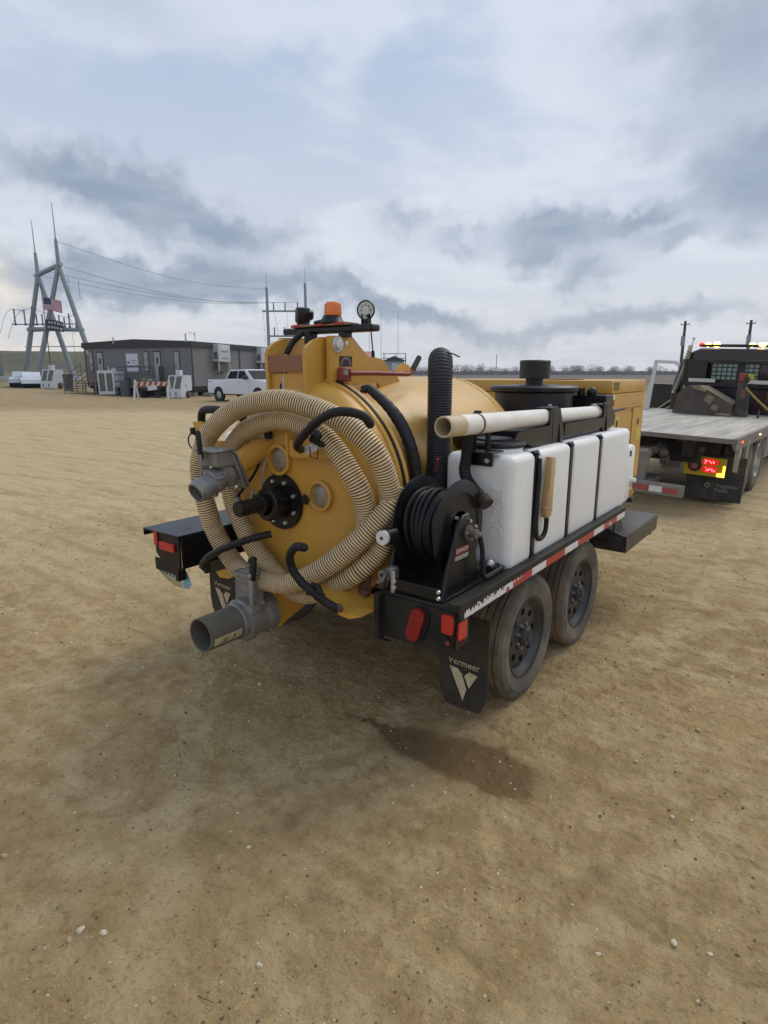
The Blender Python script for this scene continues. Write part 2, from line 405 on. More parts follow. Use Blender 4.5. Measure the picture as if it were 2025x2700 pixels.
# streaks dragged by tyres
st_ = nd('ShaderNodeMapping'); lk(P, st_.inputs[0]); st_.inputs['Rotation'].default_value = (0, 0, R(28)); st_.inputs['Scale'].default_value = (.35, 3.2, 1)
strk = noise(st_.outputs[0], 1.6, 6, .6, .2)
c = mixc(mth('MULTIPLY', mrange(strk, .51, .64), .42), c, lin('957d55'))
c = mixc(mth('MULTIPLY', mrange(strk, .50, .30), .30), c, lin('d8c7a2'))
# tyre tracks sweeping across the yard: compacted pale bands with a darker edge
for tx, ty, cr, cw in ((-9.5, 4.5, 11.2, .16), (-9.5, 4.5, 9.5, .16), (-13, 16, 13.5, .2), (-13, 16, 15.2, .2), (7.5, -1.5, 5.6, .14), (7.5, -1.5, 7.2, .14), (-8, -9, 11.6, .15)):
    q = vmth('DISTANCE', vmth('ADD', P, vmth('SCALE', vmth('SUBTRACT', noise(P, .7, 3, .5, 0, 1), (.5, .5, .5)), None)), (tx, ty, 0), 1); q.node.inputs[0].links[0].from_node.inputs[1].links[0].from_node.inputs[3].default_value = .55
    e = mth('ABSOLUTE', mth('SUBTRACT', q, cr)); brk = mrange(mid, .34, .56)
    c = mixc(mth('MULTIPLY', mth('MULTIPLY', mrange(e, cw, cw*.3), brk), .26), c, lin('d0bb92')); c = mixc(mth('MULTIPLY', mth('MULTIPLY', mrange(mth('ABSOLUTE', mth('SUBTRACT', e, cw*1.25)), cw*.35, 0), brk), .24), c, lin('8c7249'))
# moist crumbs and pale chips; shaded sides of stones painted in as dark specks
cl_n = noise(P, 13, 7, .68, .4)
c = mixc(mth('MULTIPLY', mrange(cl_n, .55, .63), .38), c, lin('84673f'))
c = mixc(mth('MULTIPLY', mrange(cl_n, .44, .36), .42), c, lin('cdb07e'))
gr2 = noise(P, 85, 4, .7)
c = mixc(mth('MULTIPLY', mrange(gr2, .60, .68), .45), c, lin('5f4a2e'))
c = mixc(mth('MULTIPLY', mrange(gr2, .40, .32), .45), c, lin('d2bb90'))
c = mixc(mth('MULTIPLY', mrange(fine, .57, .68), .6), c, lin('6d5a3c'))
c = mixc(mth('MULTIPLY', mrange(noise(P, 24, 4, .6), .60, .70), .45), c, lin('7a6545'))
c = mixc(mth('MULTIPLY', mrange(grit, .66, .74), .5), c, lin('d9d0bb'))
c = mixc(mth('MULTIPLY', mrange(grit, .34, .26), .4), c, lin('5b4a32'))
# water that dripped from the trailer
Pw = vmth('ADD', P, None); sc_ = vmth('SCALE', vmth('SUBTRACT', noise(P, 7, 5, .65, 0, 1), (.5, .5, .5)), None); sc_.node.inputs[3].default_value = .20
lk(sc_, Pw.node.inputs[1])
wet = None
for a in (((.50, .20), .14, .026, 4), ((.68, .19), .13, .07, -20), ((.84, .21), .18, .14, 5), ((1.04, .22), .25, .16, 0), ((1.28, .17), .20, .085, 8), ((1.2, .28), .24, .14, 0)):
    v = dsd(Pw, *a); wet = v if wet is None else mth('MINIMUM', wet, v)
wetm = mrange(wet, 1.26, .80); damp2 = mth('MULTIPLY', mrange(wet, 2.3, .9), mrange(mid, .45, .62))
c = mixc(mth('MULTIPLY', damp2, .5), c, lin('7b6443'))
c = mixc(mth('MULTIPLY', wetm, .78), c, lin('6c5230'))
# a few other old damp spots
sp = None
for a in (((.72, -.60), .05, .09, 30), ((.62, -.78), .10, .05, 40), ((1.08, -.80), .04, .10, 70), ((.93, -1.6), .10, .04, 35), ((1.55, .62), .12, .05, 0), ((1.93, -.1), .10, .06, -30)):
    v = dsd(Pw, *a); sp = v if sp is None else mth('MINIMUM', sp, v)
c = mixc(mth('MULTIPLY', mth('MULTIPLY', mrange(sp, 2.2, .3), mrange(mid, .40, .60)), .5), c, lin('6a5433'))
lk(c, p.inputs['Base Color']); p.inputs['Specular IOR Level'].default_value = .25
rg = mth('SUBTRACT', .95, mth('MULTIPLY', wetm, .3)); lk(rg, p.inputs['Roughness'])
b1 = nd('ShaderNodeBump'); b1.inputs['Strength'].default_value = 1.0; b1.inputs['Distance'].default_value = .022
hh = mth('ADD', mth('MULTIPLY', fine, .55), mth('ADD', mth('MULTIPLY', noise(P, 22, 5, .6), .9), mth('MULTIPLY', grit, .25)))
lk(hh, b1.inputs['Height']); lk(b1.outputs[0], p.inputs['Normal'])
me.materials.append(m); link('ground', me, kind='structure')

# far grassy embankment behind the substation, and flat winter fields
GRASS = mat('winter_grass', '5f5b42', .95, var=.3, vscale=.15, bump=.4, bscale=1.5)
FIELD = mat('ploughed_field', '57504a', .95, var=.15, vscale=.05)
bk = MB(); prof = [(0, -.5), (6, 1.6), (12, 3.6), (16, 4.5), (26, 4.7), (40, -.5)]
rows = []
for t in np.linspace(-135, 6, 60):
    rows.append([site(t-.18*q, 128+q+.12*t, None)+Vector((0, 0, (z*min(1, (6-t)/20)+.25*float(vnoise(t*1.3, q, 5, 3))) if z > 0 else z)) for q, z in prof])
bk.grid(rows).obj('hill', GRASS, kind='structure')
fl = MB(); rows = []
for t in np.linspace(-60, 520, 70):
    rows.append([site(t, 210+q, None)+Vector((0, 0, z)) for q, z in ((0, -.2), (20, .15), (330, .9), (420, -.2))])
fl.grid(rows).obj('field', FIELD, kind='structure')

# ---------------------------------------------------------------- loose stones
STONE = mat('pale_limestone', 'b7a283', .85, var=.2, vscale=14, dust=.5, dcol=lin('a48f69'), dscale=12, bump=.25, bscale=60)
STONEW = mat('white_limestone', 'd6c9ae', .85, var=.15, vscale=14, dust=.35, dcol=lin('a48f69'), dscale=12, bump=.25, bscale=60)
stone_me = []
for k in range(9):
    b = MB(); rnd = random.Random(k)
    b.ball((0, 0, 0), 1, 2, (1, rnd.uniform(.65, .9), rnd.uniform(.5, .75)))
    cuts = [Vector((rnd.uniform(-1, 1), rnd.uniform(-1, 1), rnd.uniform(-.5, 1))).normalized() for _ in range(9)]
    for v in b.bm.verts:
        for q in cuts:
            s_ = v.co.dot(q)-rnd.uniform(.5, .58)
            if s_ > 0: v.co -= q*s_*.9
    stone_me.append(b.mesh('stone', STONEW if k % 3 == 0 else STONE, angle=25))
def stone(x, y, r, k, label, group=None):
    o = link('stone', stone_me[k % 9], label=label, cat='stone', group=group); rnd = random.Random(int(x*999+y*77))
    o.location = (x, y, ground_z(x, y)+r*.22); o.scale = (r, r, r); o.rotation_euler = (rnd.uniform(-.3, .3), rnd.uniform(-.3, .3), rnd.uniform(0, 6)); return o
NAMED = [(.482, -1.411, .017, 0, 'pale angular stone, upper of the pair in the lower left dirt'), (.553, -1.367, .017, 3, 'white chunky stone just right of the pale angular one in the lower left'),
 (.489, -1.452, .015, 1, 'half buried tan stone touching the pale angular one in the lower left'), (1.076, -1.117, .014, 6, 'round white stone with dark hollow beside it, lower middle of the dirt'),
 (.302, -.937, .015, 2, 'grey-tan flat stone alone in the middle of the left dirt'), (-.099, -1.428, .018, 4, 'dark tan stone cut by the left edge of the photo'),
 (.90, -1.392, .014, 5, 'grey wedge stone near the bottom of the photo, left of centre'), (-.305, .11, .019, 0, 'pale stone lying in the shade behind the trailer, below the outlet pipe'),
 (.031, -.379, .013, 7, 'dull grey stone, the first one left of the wet stain'), (2.155, -.204, .017, 3, 'large oval pale stone in the lower right dirt'),
 (2.016, .424, .014, 6, 'white stone in the middle of the right hand dirt'), (1.982, 1.219, .02, 1, 'tan stone with a dark hollow, to the right of the trailer wheels'),
 (1.962, -.408, .011, 0, 'small bright white chip in the lower right dirt'), (1.78, .741, .017, 4, 'flat tan stone right of the wet stain and below the mud flap'),
 (2.263, -.178, .012, 6, 'white crumbly stone beside the large oval one'), (.665, -.808, .012, 3, 'white stone under the dark damp spot in the left dirt')]
for a in NAMED: stone(*a)
taken = [(a[0], a[1]) for a in NAMED]; rnd = random.Random(5); n = 0
while n < 150:
    d = rnd.uniform(1.15, 6.5); az = rnd.uniform(-.62, .62); a_ = YAW-az
    x = CAM.x-math.sin(a_)*d; y = CAM.y+math.cos(a_)*d
    if -1.2 < x < 1.2 and y > .3 and rnd.random() < .8: continue
    if any((x-q[0])**2+(y-q[1])**2 < .004 for q in taken): continue
    taken.append((x, y)); stone(x, y, rnd.uniform(.0035, .0065)*(.7+d*.32), n, 'small pale pebble lying loose on the tan dirt', 'loose pebbles on the dirt'); n += 1
# fine gravel nobody could count
gv = []; gf = []
ico = MB(); ico.ball((0, 0, 0), 1, 1); iv = [v.co.copy() for v in ico.bm.verts]; ico.bm.verts.index_update(); fi = [[v.index for v in f.verts] for f in ico.bm.faces]; ico.bm.free()
rn = np.random.RandomState(3); cnt = 11000
dd = .9+9*rn.rand(cnt)**1.5; az = rn.uniform(-.75, .75, cnt); gx = CAM.x-np.sin(YAW-az)*dd; gy = CAM.y+np.cos(YAW-az)*dd
keep = vnoise(gx, gy, .5, 8)+vnoise(gx, gy, .13, 5)*.6 > -.18; gx = gx[keep]; gy = gy[keep]; dd = dd[keep]
gzv = gz(gx, gy)+bumps(gx, gy); IV = np.array([list(v) for v in iv]); rr = (.0013+.0052*rn.rand(len(gx))**3)*(.8+.16*dd)
V = IV[None]*rr[:, None, None]*rn.uniform(.6, 1.2, (len(gx), 1, 3))+np.stack([gx, gy, gzv+rr*.15], -1)[:, None]
FI = np.array(fi); F = (FI[None]+np.arange(len(gx))[:, None, None]*len(iv)).reshape(-1, 3)
me = bpy.data.meshes.new('gravel'); me.from_pydata(V.reshape(-1, 3).tolist(), [], F.tolist())
[me.materials.append(mat(*q, .9, var=.3, vscale=25)) for q in (('gravel_tan', 'a58f69'), ('gravel_brown', '6f5b3f'), ('gravel_pale', 'c4b697'))]; me.polygons.foreach_set('material_index', np.repeat(rn.choice(3, len(gx), p=(.58, .20, .22)), len(FI)).tolist()); link('gravel', me, kind='stuff')
# dry twigs
TW = mat('dry_twig', '4a3a26', .9, var=.3)
for x, y, a, l, lb in ((1.55, 1.27, .5, .10, 'thin dry twig on the dirt right of the mud flap'), (1.0, -1.55, .2, .10, 'dry straw stalk at the bottom edge of the photo'), (1.0, -1.30, .1, .06, 'pale straw stalk in the lower left dirt')):
    b = MB(); z = ground_z(x, y)+.004
    b.tube([(x, y, z), (x+l*.4*math.cos(a), y+l*.4*math.sin(a), z+.004), (x+l*math.cos(a), y+l*.95*math.sin(a)+.01, z+.002)], [.0016, .0015, .0008], 6)
    b.obj('twig', TW, label=lb, cat='twig')
# ================================================================ VACUUM TRAILER
T = thing('vacuum_trailer', 'yellow and black vacuum excavation trailer with two axles and white side tanks', 'trailer', (0, 1.47, 0), world=True)
def part(b, name, mats, **k): return b.obj(name, mats, T, **k)
# --- chassis
b = MB()
for s in (-1, 1):
    b.bb(s*.50-.035, s*.50+.035, .40, 4.05, .56, .685, .006); b.bb(s*.50-.055, s*.50+.055, .40, 4.05, .686, .694, .002)
for y in (.45, 1.0, 1.5, 1.95, 2.6, 3.3, 4.0): b.bb(-.72, .72, y-.03, y+.03, .60, .672, .004)
for s in (-1, 1): b.tube([(s*.5, 4.0, .62), (s*.05, 5.35, .60)], .05, 4)
b.bb(-.07, .07, 5.25, 5.5, .55, .66, .01); b.bb(-.72, .72, .9, 2.4, .676, .69)
for s in (-1, 1): b.bb(s*.72, s*.52, .5, 3.9, .70, .86, .004)
part(b, 'frame', BLKD)
b = MB()
for y in (1.02, 1.925): b.cyl((-.86, y, .38), (.86, y, .38), .045, n=12); 
for s in (-1, 1):
    for y in (1.02, 1.925): b.bb(s*.56-.04, s*.56+.04, y-.30, y+.30, .44, .475, .005)
part(b, 'axle', BLKD)
# --- right fender box: rear panel, deck, outer rail
b = MB()
b.bb(.735, 1.155, .0, 2.46, .884, .900, .003)                     # deck
b.bb(.735, 1.138, .0, .012, .668, .882, .002)                     # rear panel
b.bb(.716, .744, -.035, .10, .655, .892, .003); b.bb(.744, .80, -.02, .0-.003, .655, .66)
b.bb(1.128, 1.14, .014, .13, .700, .882, .002)                    # side return at the corner
b.bb(1.157, 1.170, -.004, 2.47, .842, .926, .004); b.bb(1.10, 1.1565, -.002, 2.47, .9015, .9215, .003)   # rail
b.prism([(.62, .88), (.62, .80), (.50, .70), (.50, .66), (.14, .70), (.14, .88)], 'x', .80, .812)
fe = part(b, 'fender', BLKD)
b = MB(); b.prism([(1.085, .718), (1.14, .700), (1.14, .735), (1.085, .77)], 'y', -.006, -.0005); b.prism([(.004, .70), (.075, .712), (.10, .755), (.10, .80), (.004, .80)], 'x', 1.1405, 1.146)
b.obj('corner_gusset', BLK, fe)
def rrect(cx, cz, w, h, r, n=4):
    out = []
    for sx, sz, a0 in ((1, 1, 0), (-1, 1, 90), (-1, -1, 180), (1, -1, 270)):
        for k in range(n+1):
            a = R(a0+90*k/n); out.append((cx+sx*(w/2-r)+r*math.cos(a), cz+sz*(h/2-r)+r*math.sin(a)))
    return out
def oval(cx, cz, w, h, tilt=0, n=8):
    q = rrect(0, 0, w, h, min(w, h)/2-.0005, n); t = R(tilt); return [(cx+x*math.cos(t)-z*math.sin(t), cz+x*math.sin(t)+z*math.cos(t)) for x, z in q]
b = MB(); b.m(1).prism(oval(.951, .782, .098, .190, -17), 'y', -.010, -.0005); b.m(0).prism(oval(.944, .782, .070, .168, -17), 'y', -.026, -.0105)
part(b, 'tail_light', [REDD, RUB], label='oval red tail light on the right fender')
b = MB(); b.prism(rrect(1.112, .826, .054, .088, .008), 'y', -.020, -.0065); part(b, 'marker_light', REDL)
b = MB(); b.prism(rrect(.050, .789, .074, .088, .010), 'x', 1.1465, 1.156); part(b, 'marker_light', REDL)
for c_, n_ in (((1.112, -.009, .735), 'y'), ((1.149, .055, .735), 'x')):
    b = MB(); b.lathe([(0, -.006), (.010, -.004), (.011, .004)], c_ if n_ == 'y' else c_, n_ if n_ == 'y' else 'x', 12); part(b, 'screw', REDP)
# reflective tape on the rail, worn through at the rear end
z0, z1 = .852, .893
segs = [(.52, .75, 1), (.752, .942, 0), (.944, 1.226, 1), (1.228, 1.446, 0), (1.448, 1.746, 1), (1.748, 1.957, 0), (1.959, 2.251, 1), (2.253, 2.452, 0)]
for a, c_, red in segs:
    b = MB(); b.bb(1.1705, 1.1718, a, c_, z0, z1); t_ = part(b, 'reflective_tape', REDT if red else WHTT)
    if red and a > 1.9: q = MB(); q.prism([(2.06, .858), (2.13, .858), (2.10, .887)], 'x', 1.1722, 1.1728); q.obj('arrow_print', WPRINT, t_)
    if red and a < .6:
        q = MB(); rnd = random.Random(2)
        for k in range(9): y = a+.002+rnd.random()*.1; q.bb(1.1722, 1.1728, y, y+.014, .878+.008*rnd.random(), .8925)
        q.obj('scuff', WPRINT, t_)
b = MB(); rnd = random.Random(11); up_ = []; lo = []
for k in range(70):
    y = .03+.49*k/69; w = (z1-z0)*(1.0 if y > .34 else .99-.10*abs(math.sin(y*11)))
    up_.append((y, z0+w-rnd.random()**2*.022*(1 if y < .42 else .2))); lo.append((y, z0+rnd.random()*.003))
rows = [[(1.1712, *p) for p in lo], [(1.1712, *p) for p in up_]]
b.grid(rows); 
for k in range(10):
    y = .1+.3*rnd.random(); h = .01+.014*rnd.random(); b.raw([(1.1712, y, z1-.002), (1.1712, y+.006, z1+.006-h*.2), (1.1712, y+.02, z1-h*.3), (1.1712, y+.012, z1-h)], [[0, 1, 2, 3]])
part(b, 'reflective_tape', WHTT, label='white reflective tape peeled ragged at the rear corner')
b = MB(); b.lathe([(0, 0), (.016, 0)], (1.1722, .46, .862), 'x', 14); part(b, 'tape_scrap', REDT)
# --- left fender box
b = MB()
b.bb(-1.265, -.872, -.012, 2.42, .882, .896, .003); b.bb(-1.265, -1.255, -.010, 2.42, .845, .8815, .002); 
b.prism([(-1.138, .881), (-1.141, .745), (-1.085, .70), (-.94, .660), (-.884, .672), (-.878, .881)], 'y', -.004, .010)
b.bb(-.882, -.872, .0105, 2.4, .672, .881, .002); b.bb(-.905, -.872, -.03, .03, .60, .672, .003)
b.bb(-1.14, -1.13, .0105, .5, .745, .881, .002)
fl_ = part(b, 'fender', BLK)
b = MB(); b.lathe([(0, .0012), (.022, .0012)], (-1.0, .16, .896), 'z', 18); b.obj('deck_hole', BPRINT, fl_)
b = MB(); b.prism(rrect(-1.122, .845, .035, .092, .005), 'y', -.016, -.0045); b.obj('marker_light', REDL, fl_)
b = MB(); b.prism(rrect(-1.00, .808, .158, .054, .008), 'y', -.018, -.0045); b.obj('tail_light', REDL, fl_)
# bent number plate hanging under it
PT = crom([(-1.22, .05, .632), (-1.14, .05, .634), (-1.053, .05, .638), (-.955, .05, .647), (-.886, .05, .633), (-.847, .05, .555)], 5)
PB = crom([(-1.239, .065, .60), (-1.217, .078, .549), (-1.143, .079, .515), (-1.04, .067, .505), (-.926, .054, .518), (-.846, .051, .537)], 5)
def plate(u0, u1, v0, v1, off, nu=6, nv=4):
    rows = []
    for i in range(nu+1):
        t = (u0+(u1-u0)*i/nu)*(len(PT)-1); k = min(int(t), len(PT)-2); f_ = t-k; a = PT[k]*(1-f_)+PT[k+1]*f_; b_ = PB[k]*(1-f_)+PB[k+1]*f_
        rows.append([tuple(a+(b_-a)*(v0+(v1-v0)*j/nv)+np.array([0, -off-.02*math.sin(3.1*(v0+(v1-v0)*j/nv)), 0])) for j in range(nv+1)])
    return rows
PL = mat('white_number_plate', 'd2d6d6', .35, var=.1, dust=.3, dcol=lin('a8926a')); PLB = mat('pale_blue_print', '7fb0bd', .4, var=.1, vscale=30)
pl = part(MB().grid(plate(0, 1, 0, 1, 0, 24, 6)), 'number_plate', [PL], label='bent white and blue number plate hanging under the left fender')
MB().grid(plate(.78, .97, .04, .96, .0025)).obj('print', PLB, pl)
MB().grid(plate(.03, .72, .55, 1.0, .0025, 12)).obj('print', mat('cream_plate_back', 'b8ad90', .5, dust=.3), pl)
q = MB()
for k in range(7): q.grid(plate(.16+.085*k, .21+.085*k, .12, .48, .004, 3, 3))
q.obj('print', mat('grey_plate_print', '5c666c', .5), pl)
b = MB(); b.bb(-1.19, -.90, .012, .02, .615, .70, .002); part(b, 'plate_bracket', BLKD)
# --- wheels
def make_wheel():
    w = MB(); o = (0, 0, 0)
    prof = [(.262, -.105), (.285, -.115), (.335, -.118), (.360, -.110), (.374, -.094)]
    w.m(0).lathe(prof, o, 'x', 64)
    tp = [(.374, -.094)]
    for k, x in enumerate((-.062, -.022, .022, .062)): tp += [(.380, x-.008), (.371, x-.005), (.371, x+.005), (.380, x+.008)]
    tp += [(.374, .094)]; w.m(1).lathe(tp, o, 'x', 64)
    w.m(0).lathe([(.374, .094), (.360, .110), (.335, .118), (.325, .121), (.318, .119), (.285, .117), (.262, .105), (.232, .098)], o, 'x', 64)
    # raised side-wall lettering ring and lugs
    tyre = w.mesh('tyre', [TYRE, TREAD], angle=30)
    r = MB()
    r.lathe([(.236, .104), (.240, .098), (.228, .090), (.214, .062), (.205, .055), (.190, .062), (.165, .066), (.10, .062), (.088, .062)], o, 'x', 48)
    r.lathe([(.236, .104), (.248, .106), (.250, .099)], o, 'x', 48); r.lathe([(.205, .055), (.21, -.1)], o, 'x', 48)
    rim = r.mesh('wheel', RIM, angle=35)
    h = MB()
    for k in range(8):
        a = 2*math.pi*(k+.5)/8; h.lathe([(.0, .0675), (.022, .0675), (.022, .05)], (0, .150*math.cos(a), .150*math.sin(a)), 'x', 12)
    holes = h.mesh('hand_hole', HOLE)
    hb = MB(); hb.lathe([(.088, .055), (.084, .066), (.062, .072), (.058, .105), (.052, .112), (.030, .114), (.028, .122), (0, .124)], o, 'x', 28); hub = hb.mesh('hub', RIM)
    lg = MB()
    for k in range(8):
        a = 2*math.pi*k/8; lg.lathe([(0, .086), (.011, .084), (.012, .06)], (0, .074*math.cos(a), .074*math.sin(a)), 'x', 6)
    lug = lg.mesh('lug_nut', STEEL)
    return rim, (('tyre', tyre), ('hand_hole', holes), ('hub', hub), ('lug_nut', lug))
rim, kids = make_wheel(); wk = 0
for s in (1, -1):
    for y in (1.02, 1.925):
        o = bpy.data.objects.new('wheel', rim); COL.objects.link(o); o.parent = T
        o.location = (s*.952, y-1.47, .372); o.rotation_euler = (.4+wk*.9, 0, 0 if s > 0 else math.pi); wk += 1
        for nm, me in kids: c_ = bpy.data.objects.new(nm, me); COL.objects.link(c_); c_.parent = o
# --- mud flaps
for s in (1, -1):
    b = MB(); rows = []; cx = s*.975
    for i in range(9):
        z = .70-.52*i/8; inset = 0 if i < 7 else (.012 if i == 7 else .04); yy = .385
        rows.append([(cx-.145+inset, yy, z), (cx-.05, yy-.004, z-(.004 if i == 8 else 0)), (cx+.05, yy-.003, z-(.004 if i == 8 else 0)), (cx+.145-inset, yy, z)])
    b.grid(rows); 
    back = [[(x, y+.012, z) for x, y, z in r] for r in rows]; b.grid(back)
    for e in (0, 3): b.grid([[r[e] for r in rows], [r[e] for r in back]])
    b.grid([rows[-1], back[-1]])
    fo = part(b, 'mud_flap', mat('dusty_mud_flap', '2c2b27', .75, var=.3, dust=.6, dcol=lin('5b5241'), dscale=7, bump=.1))
    zc = .352; yy = .3805; x0 = cx+.01
    text('Vermeer', .052, BEIGE, fo, face((x0, yy-.004, zc+.085), (1, 0, -.03), (0, .05, 1)))
    q = MB(); yq = yy-.0035
    q.prism([(x0-.085, zc+.055), (x0-.035, zc+.050), (x0-.008, zc+.022), (x0+.02, zc-.055), (x0+.0, zc-.125)], 'y', yq-.001, yq)
    q.prism([(x0+.005, zc+.018), (x0+.033, zc+.048), (x0+.082, zc+.040), (x0+.034, zc-.045)], 'y', yq-.001, yq)
    q.obj('emblem', BEIGE, fo)
# --- debris tank
TC = 1.235
b = MB()
b.lathe([(.625, .330), (.655, .330), (.655, .362), (.612, .366), (.605, .40), (.605, .66), (.612, .70), (.640, .84), (.646, .90), (.646, 1.66), (.640, 1.74), (.605, 1.83), (.52, 1.91), (.35, 1.96), (0, 1.98)], (0, 0, TC), 'y', 72)
dt = part(b, 'debris_tank', YELT, angle=24)
b = MB(); b.lathe([(.60, .3125), (.6585, .3125), (.6585, .3295), (.60, .3295)], (0, 0, TC), 'y', 72); b.obj('gasket', RUB, dt)
b = MB()
for s in (-1, 1):
    xa, xb = s*.178-.011, s*.178+.011
    b.m(0).prism([(.27, 1.845), (.275, 2.093), (.455, 2.100), (.60, 1.992), (.725, 1.985), (.82, 1.915), (.875, 1.893), (.915, 1.845)], 'x', xa, xb)
    b.prism([(.27, 1.78), (.27, 1.8448), (.455, 1.8448), (.445, 1.83), (.45, 1.78)], 'x', xa, xb); b.prism([(.70, 1.78), (.705, 1.83), (.69, 1.8448), (.9148, 1.8448), (.945, 1.80), (.94, 1.78)], 'x', xa, xb); b.bb(xa, xb, .4502, .6998, 1.78, 1.808)
b.bb(-.167, .167, .52, .535, 1.84, 1.97)
b.obj('hinge_bracket', YEL, dt)
b = MB()
b.lathe([(.042, .189), (.042, .195), (.028, .196), (.027, .21), (0, .212)], (0, .335, 2.052), 'x', 20); b.lathe([(0, .193), (.012, .192), (.013, .189)], (0, .41, 2.06), 'x', 10); b.obj('hinge_bolt', CHR, dt)
b = MB(); b.prism([(.455+.0, 1.992), (.455-.105, 1.992), (.455-.105, 1.938), (.455, 1.938)], 'x', .1895, .1905); g = b.obj('instruction_plate', mat('maroon_plate', '3a1d1d', .4), dt)
b = MB(); 
for k in range(12):
    a0, a1 = math.pi*(k/12), math.pi*((k+1)/12); c_ = (.402, 1.945)
    b.raw([(.1912, c_[0]+r_*math.cos(a), c_[1]+r_*math.sin(a)) for r_, a in ((.041, a0), (.041, a1), (.033, a1), (.033, a0))], [[0, 1, 2, 3]])
b.obj('instruction_plate_print', mat('grey_print', '8d8590', .5), dt)
# red dump valve with its long lever
b = MB(); b.m(0).box((.215, .36, 1.895), (.05, .07, .075), .008); b.m(1).cyl((.22, .36, 1.85), (.22, .36, 1.81), .018, n=10); b.m(2).cyl((.242, .335, 1.905), (.252, .335, 1.905), .015, n=10); b.m(2).cyl((.242, .385, 1.905), (.252, .385, 1.905), .015, n=10)
va = part(b, 'dump_valve', [REDP, BLK, STEEL])
b = MB(); b.m(0).tube([(.245, .37, 1.902), (.275, .55, 1.902), (.30, .83, 1.896), (.30, .86, 1.90), (.30, .885, 1.925)], .0125, 10); b.m(1).tube([(.30, .885, 1.925), (.30, .945, 1.99)], .017, 10); b.ball((.30, .946, 1.991), .017, 2)
b.obj('lever', [REDP, mat('dusty_grip', '3a3a36', .7, var=.2)], va)
# lifting eye
b = MB(); out = [(1.50+.115*math.cos(a), 1.855+.115*math.sin(a)) for a in np.linspace(0, math.pi, 14)]; inn = [(1.515+.05*math.cos(a), 1.875+.05*math.sin(a)) for a in np.linspace(math.pi, 0, 14)]
n_ = 14; rr_ = [[(x, y, z) for y, z in out] for x in (-.21, -.195)]; r2_ = [[(x, y, z) for y, z in inn[::-1]] for x in (-.21, -.195)]
b.grid(rr_); b.grid(r2_); b.grid([rr_[0], r2_[0]]); b.grid([rr_[1], r2_[1]]); part(b, 'lifting_eye', YEL)
b = MB(); b.prism([(-.15, 1.99), (-.13, 2.035), (.05, 2.03), (.11, 1.97), (.08, 1.90), (-.15, 1.90)], 'y', .66, .80); part(b, 'ram_cover', REDP)
# --- rear door: dished, clamped to the ring
b = MB()
b.lathe([(.60, .312), (.652, .312), (.652, .286), (.640, .280), (.636, .245), (.622, .20), (.585, .155), (.52, .118), (.42, .092), (.28, .078), (0, .072)], (0, 0, TC), 'y', 72)
DR = part(b, 'tank_door', YEL, angle=26)
def sub(b, name, mats, **k): return b.obj(name, mats, DR, **k)
b = MB()
for s in (-1, 1):      # lift arms running up the door to the hinge
    x0, x1 = (.118, .140) if s > 0 else (-.165, -.143)
    b.prism([(.15, 1.70), (.142, 1.99), (.152, 2.03), (.20, 2.065), (.27, 2.088), (.335, 2.09), (.345, 2.0), (.30, 1.90), (.28, 1.83), (.30, 1.70)], 'x', x0, x1)
b.bb(-.142, .117, .165, .178, 1.80, 1.90); b.bb(-.142, .117, .19, .20, 1.70, 1.81)
b.prism([(.05, 1.80), (.155, 1.80), (.19, 1.735), (.30, 1.66), (.2, 1.62), (0.02, 1.70)], 'y', .20, .215)
sub(b, 'lift_arm', YEL)
b = MB(); b.bb(-.146, .120, .1465, .153, 1.908, 1.996, .002); sub(b, 'cross_plate', BRMASK, label='cross plate between the lift arms with a brown block masking its marking')  # brown colour copies a masking block laid over the plate's marking
b = MB(); b.m(0).tube(crom([(-.02, .30, 2.12), (-.06, .26, 2.07), (-.075, .22, 2.0), (-.07, .19, 1.90), (-.07, .17, 1.80), (-.085, .14, 1.68)], 6), .016, 8)
b.m(1).tube(crom([(-.055, .19, 2.0), (-.05, .17, 1.88), (-.06, .15, 1.72), (-.07, .10, 1.60), (-.075, .06, 1.50), (-.085, .02, 1.38), (-.09, .01, 1.30)], 6), .007, 8)
b.m(0).tube(crom([(-.10, .03, 1.45), (-.13, -.01, 1.36), (-.15, -.06, 1.30), (-.155, -.10, 1.26)], 6), .008, 8); b.m(2).cyl((-.155, -.10, 1.255), (-.155, -.10, 1.21), .017, n=10); b.m(0).box((-.07, .06, 1.585), (.04, .03, .05), .004); b.m(0).box((-.095, .045, 1.47), (.025, .025, .045), .004)
sub(b, 'cable', [RUB, STEEL, ALU])
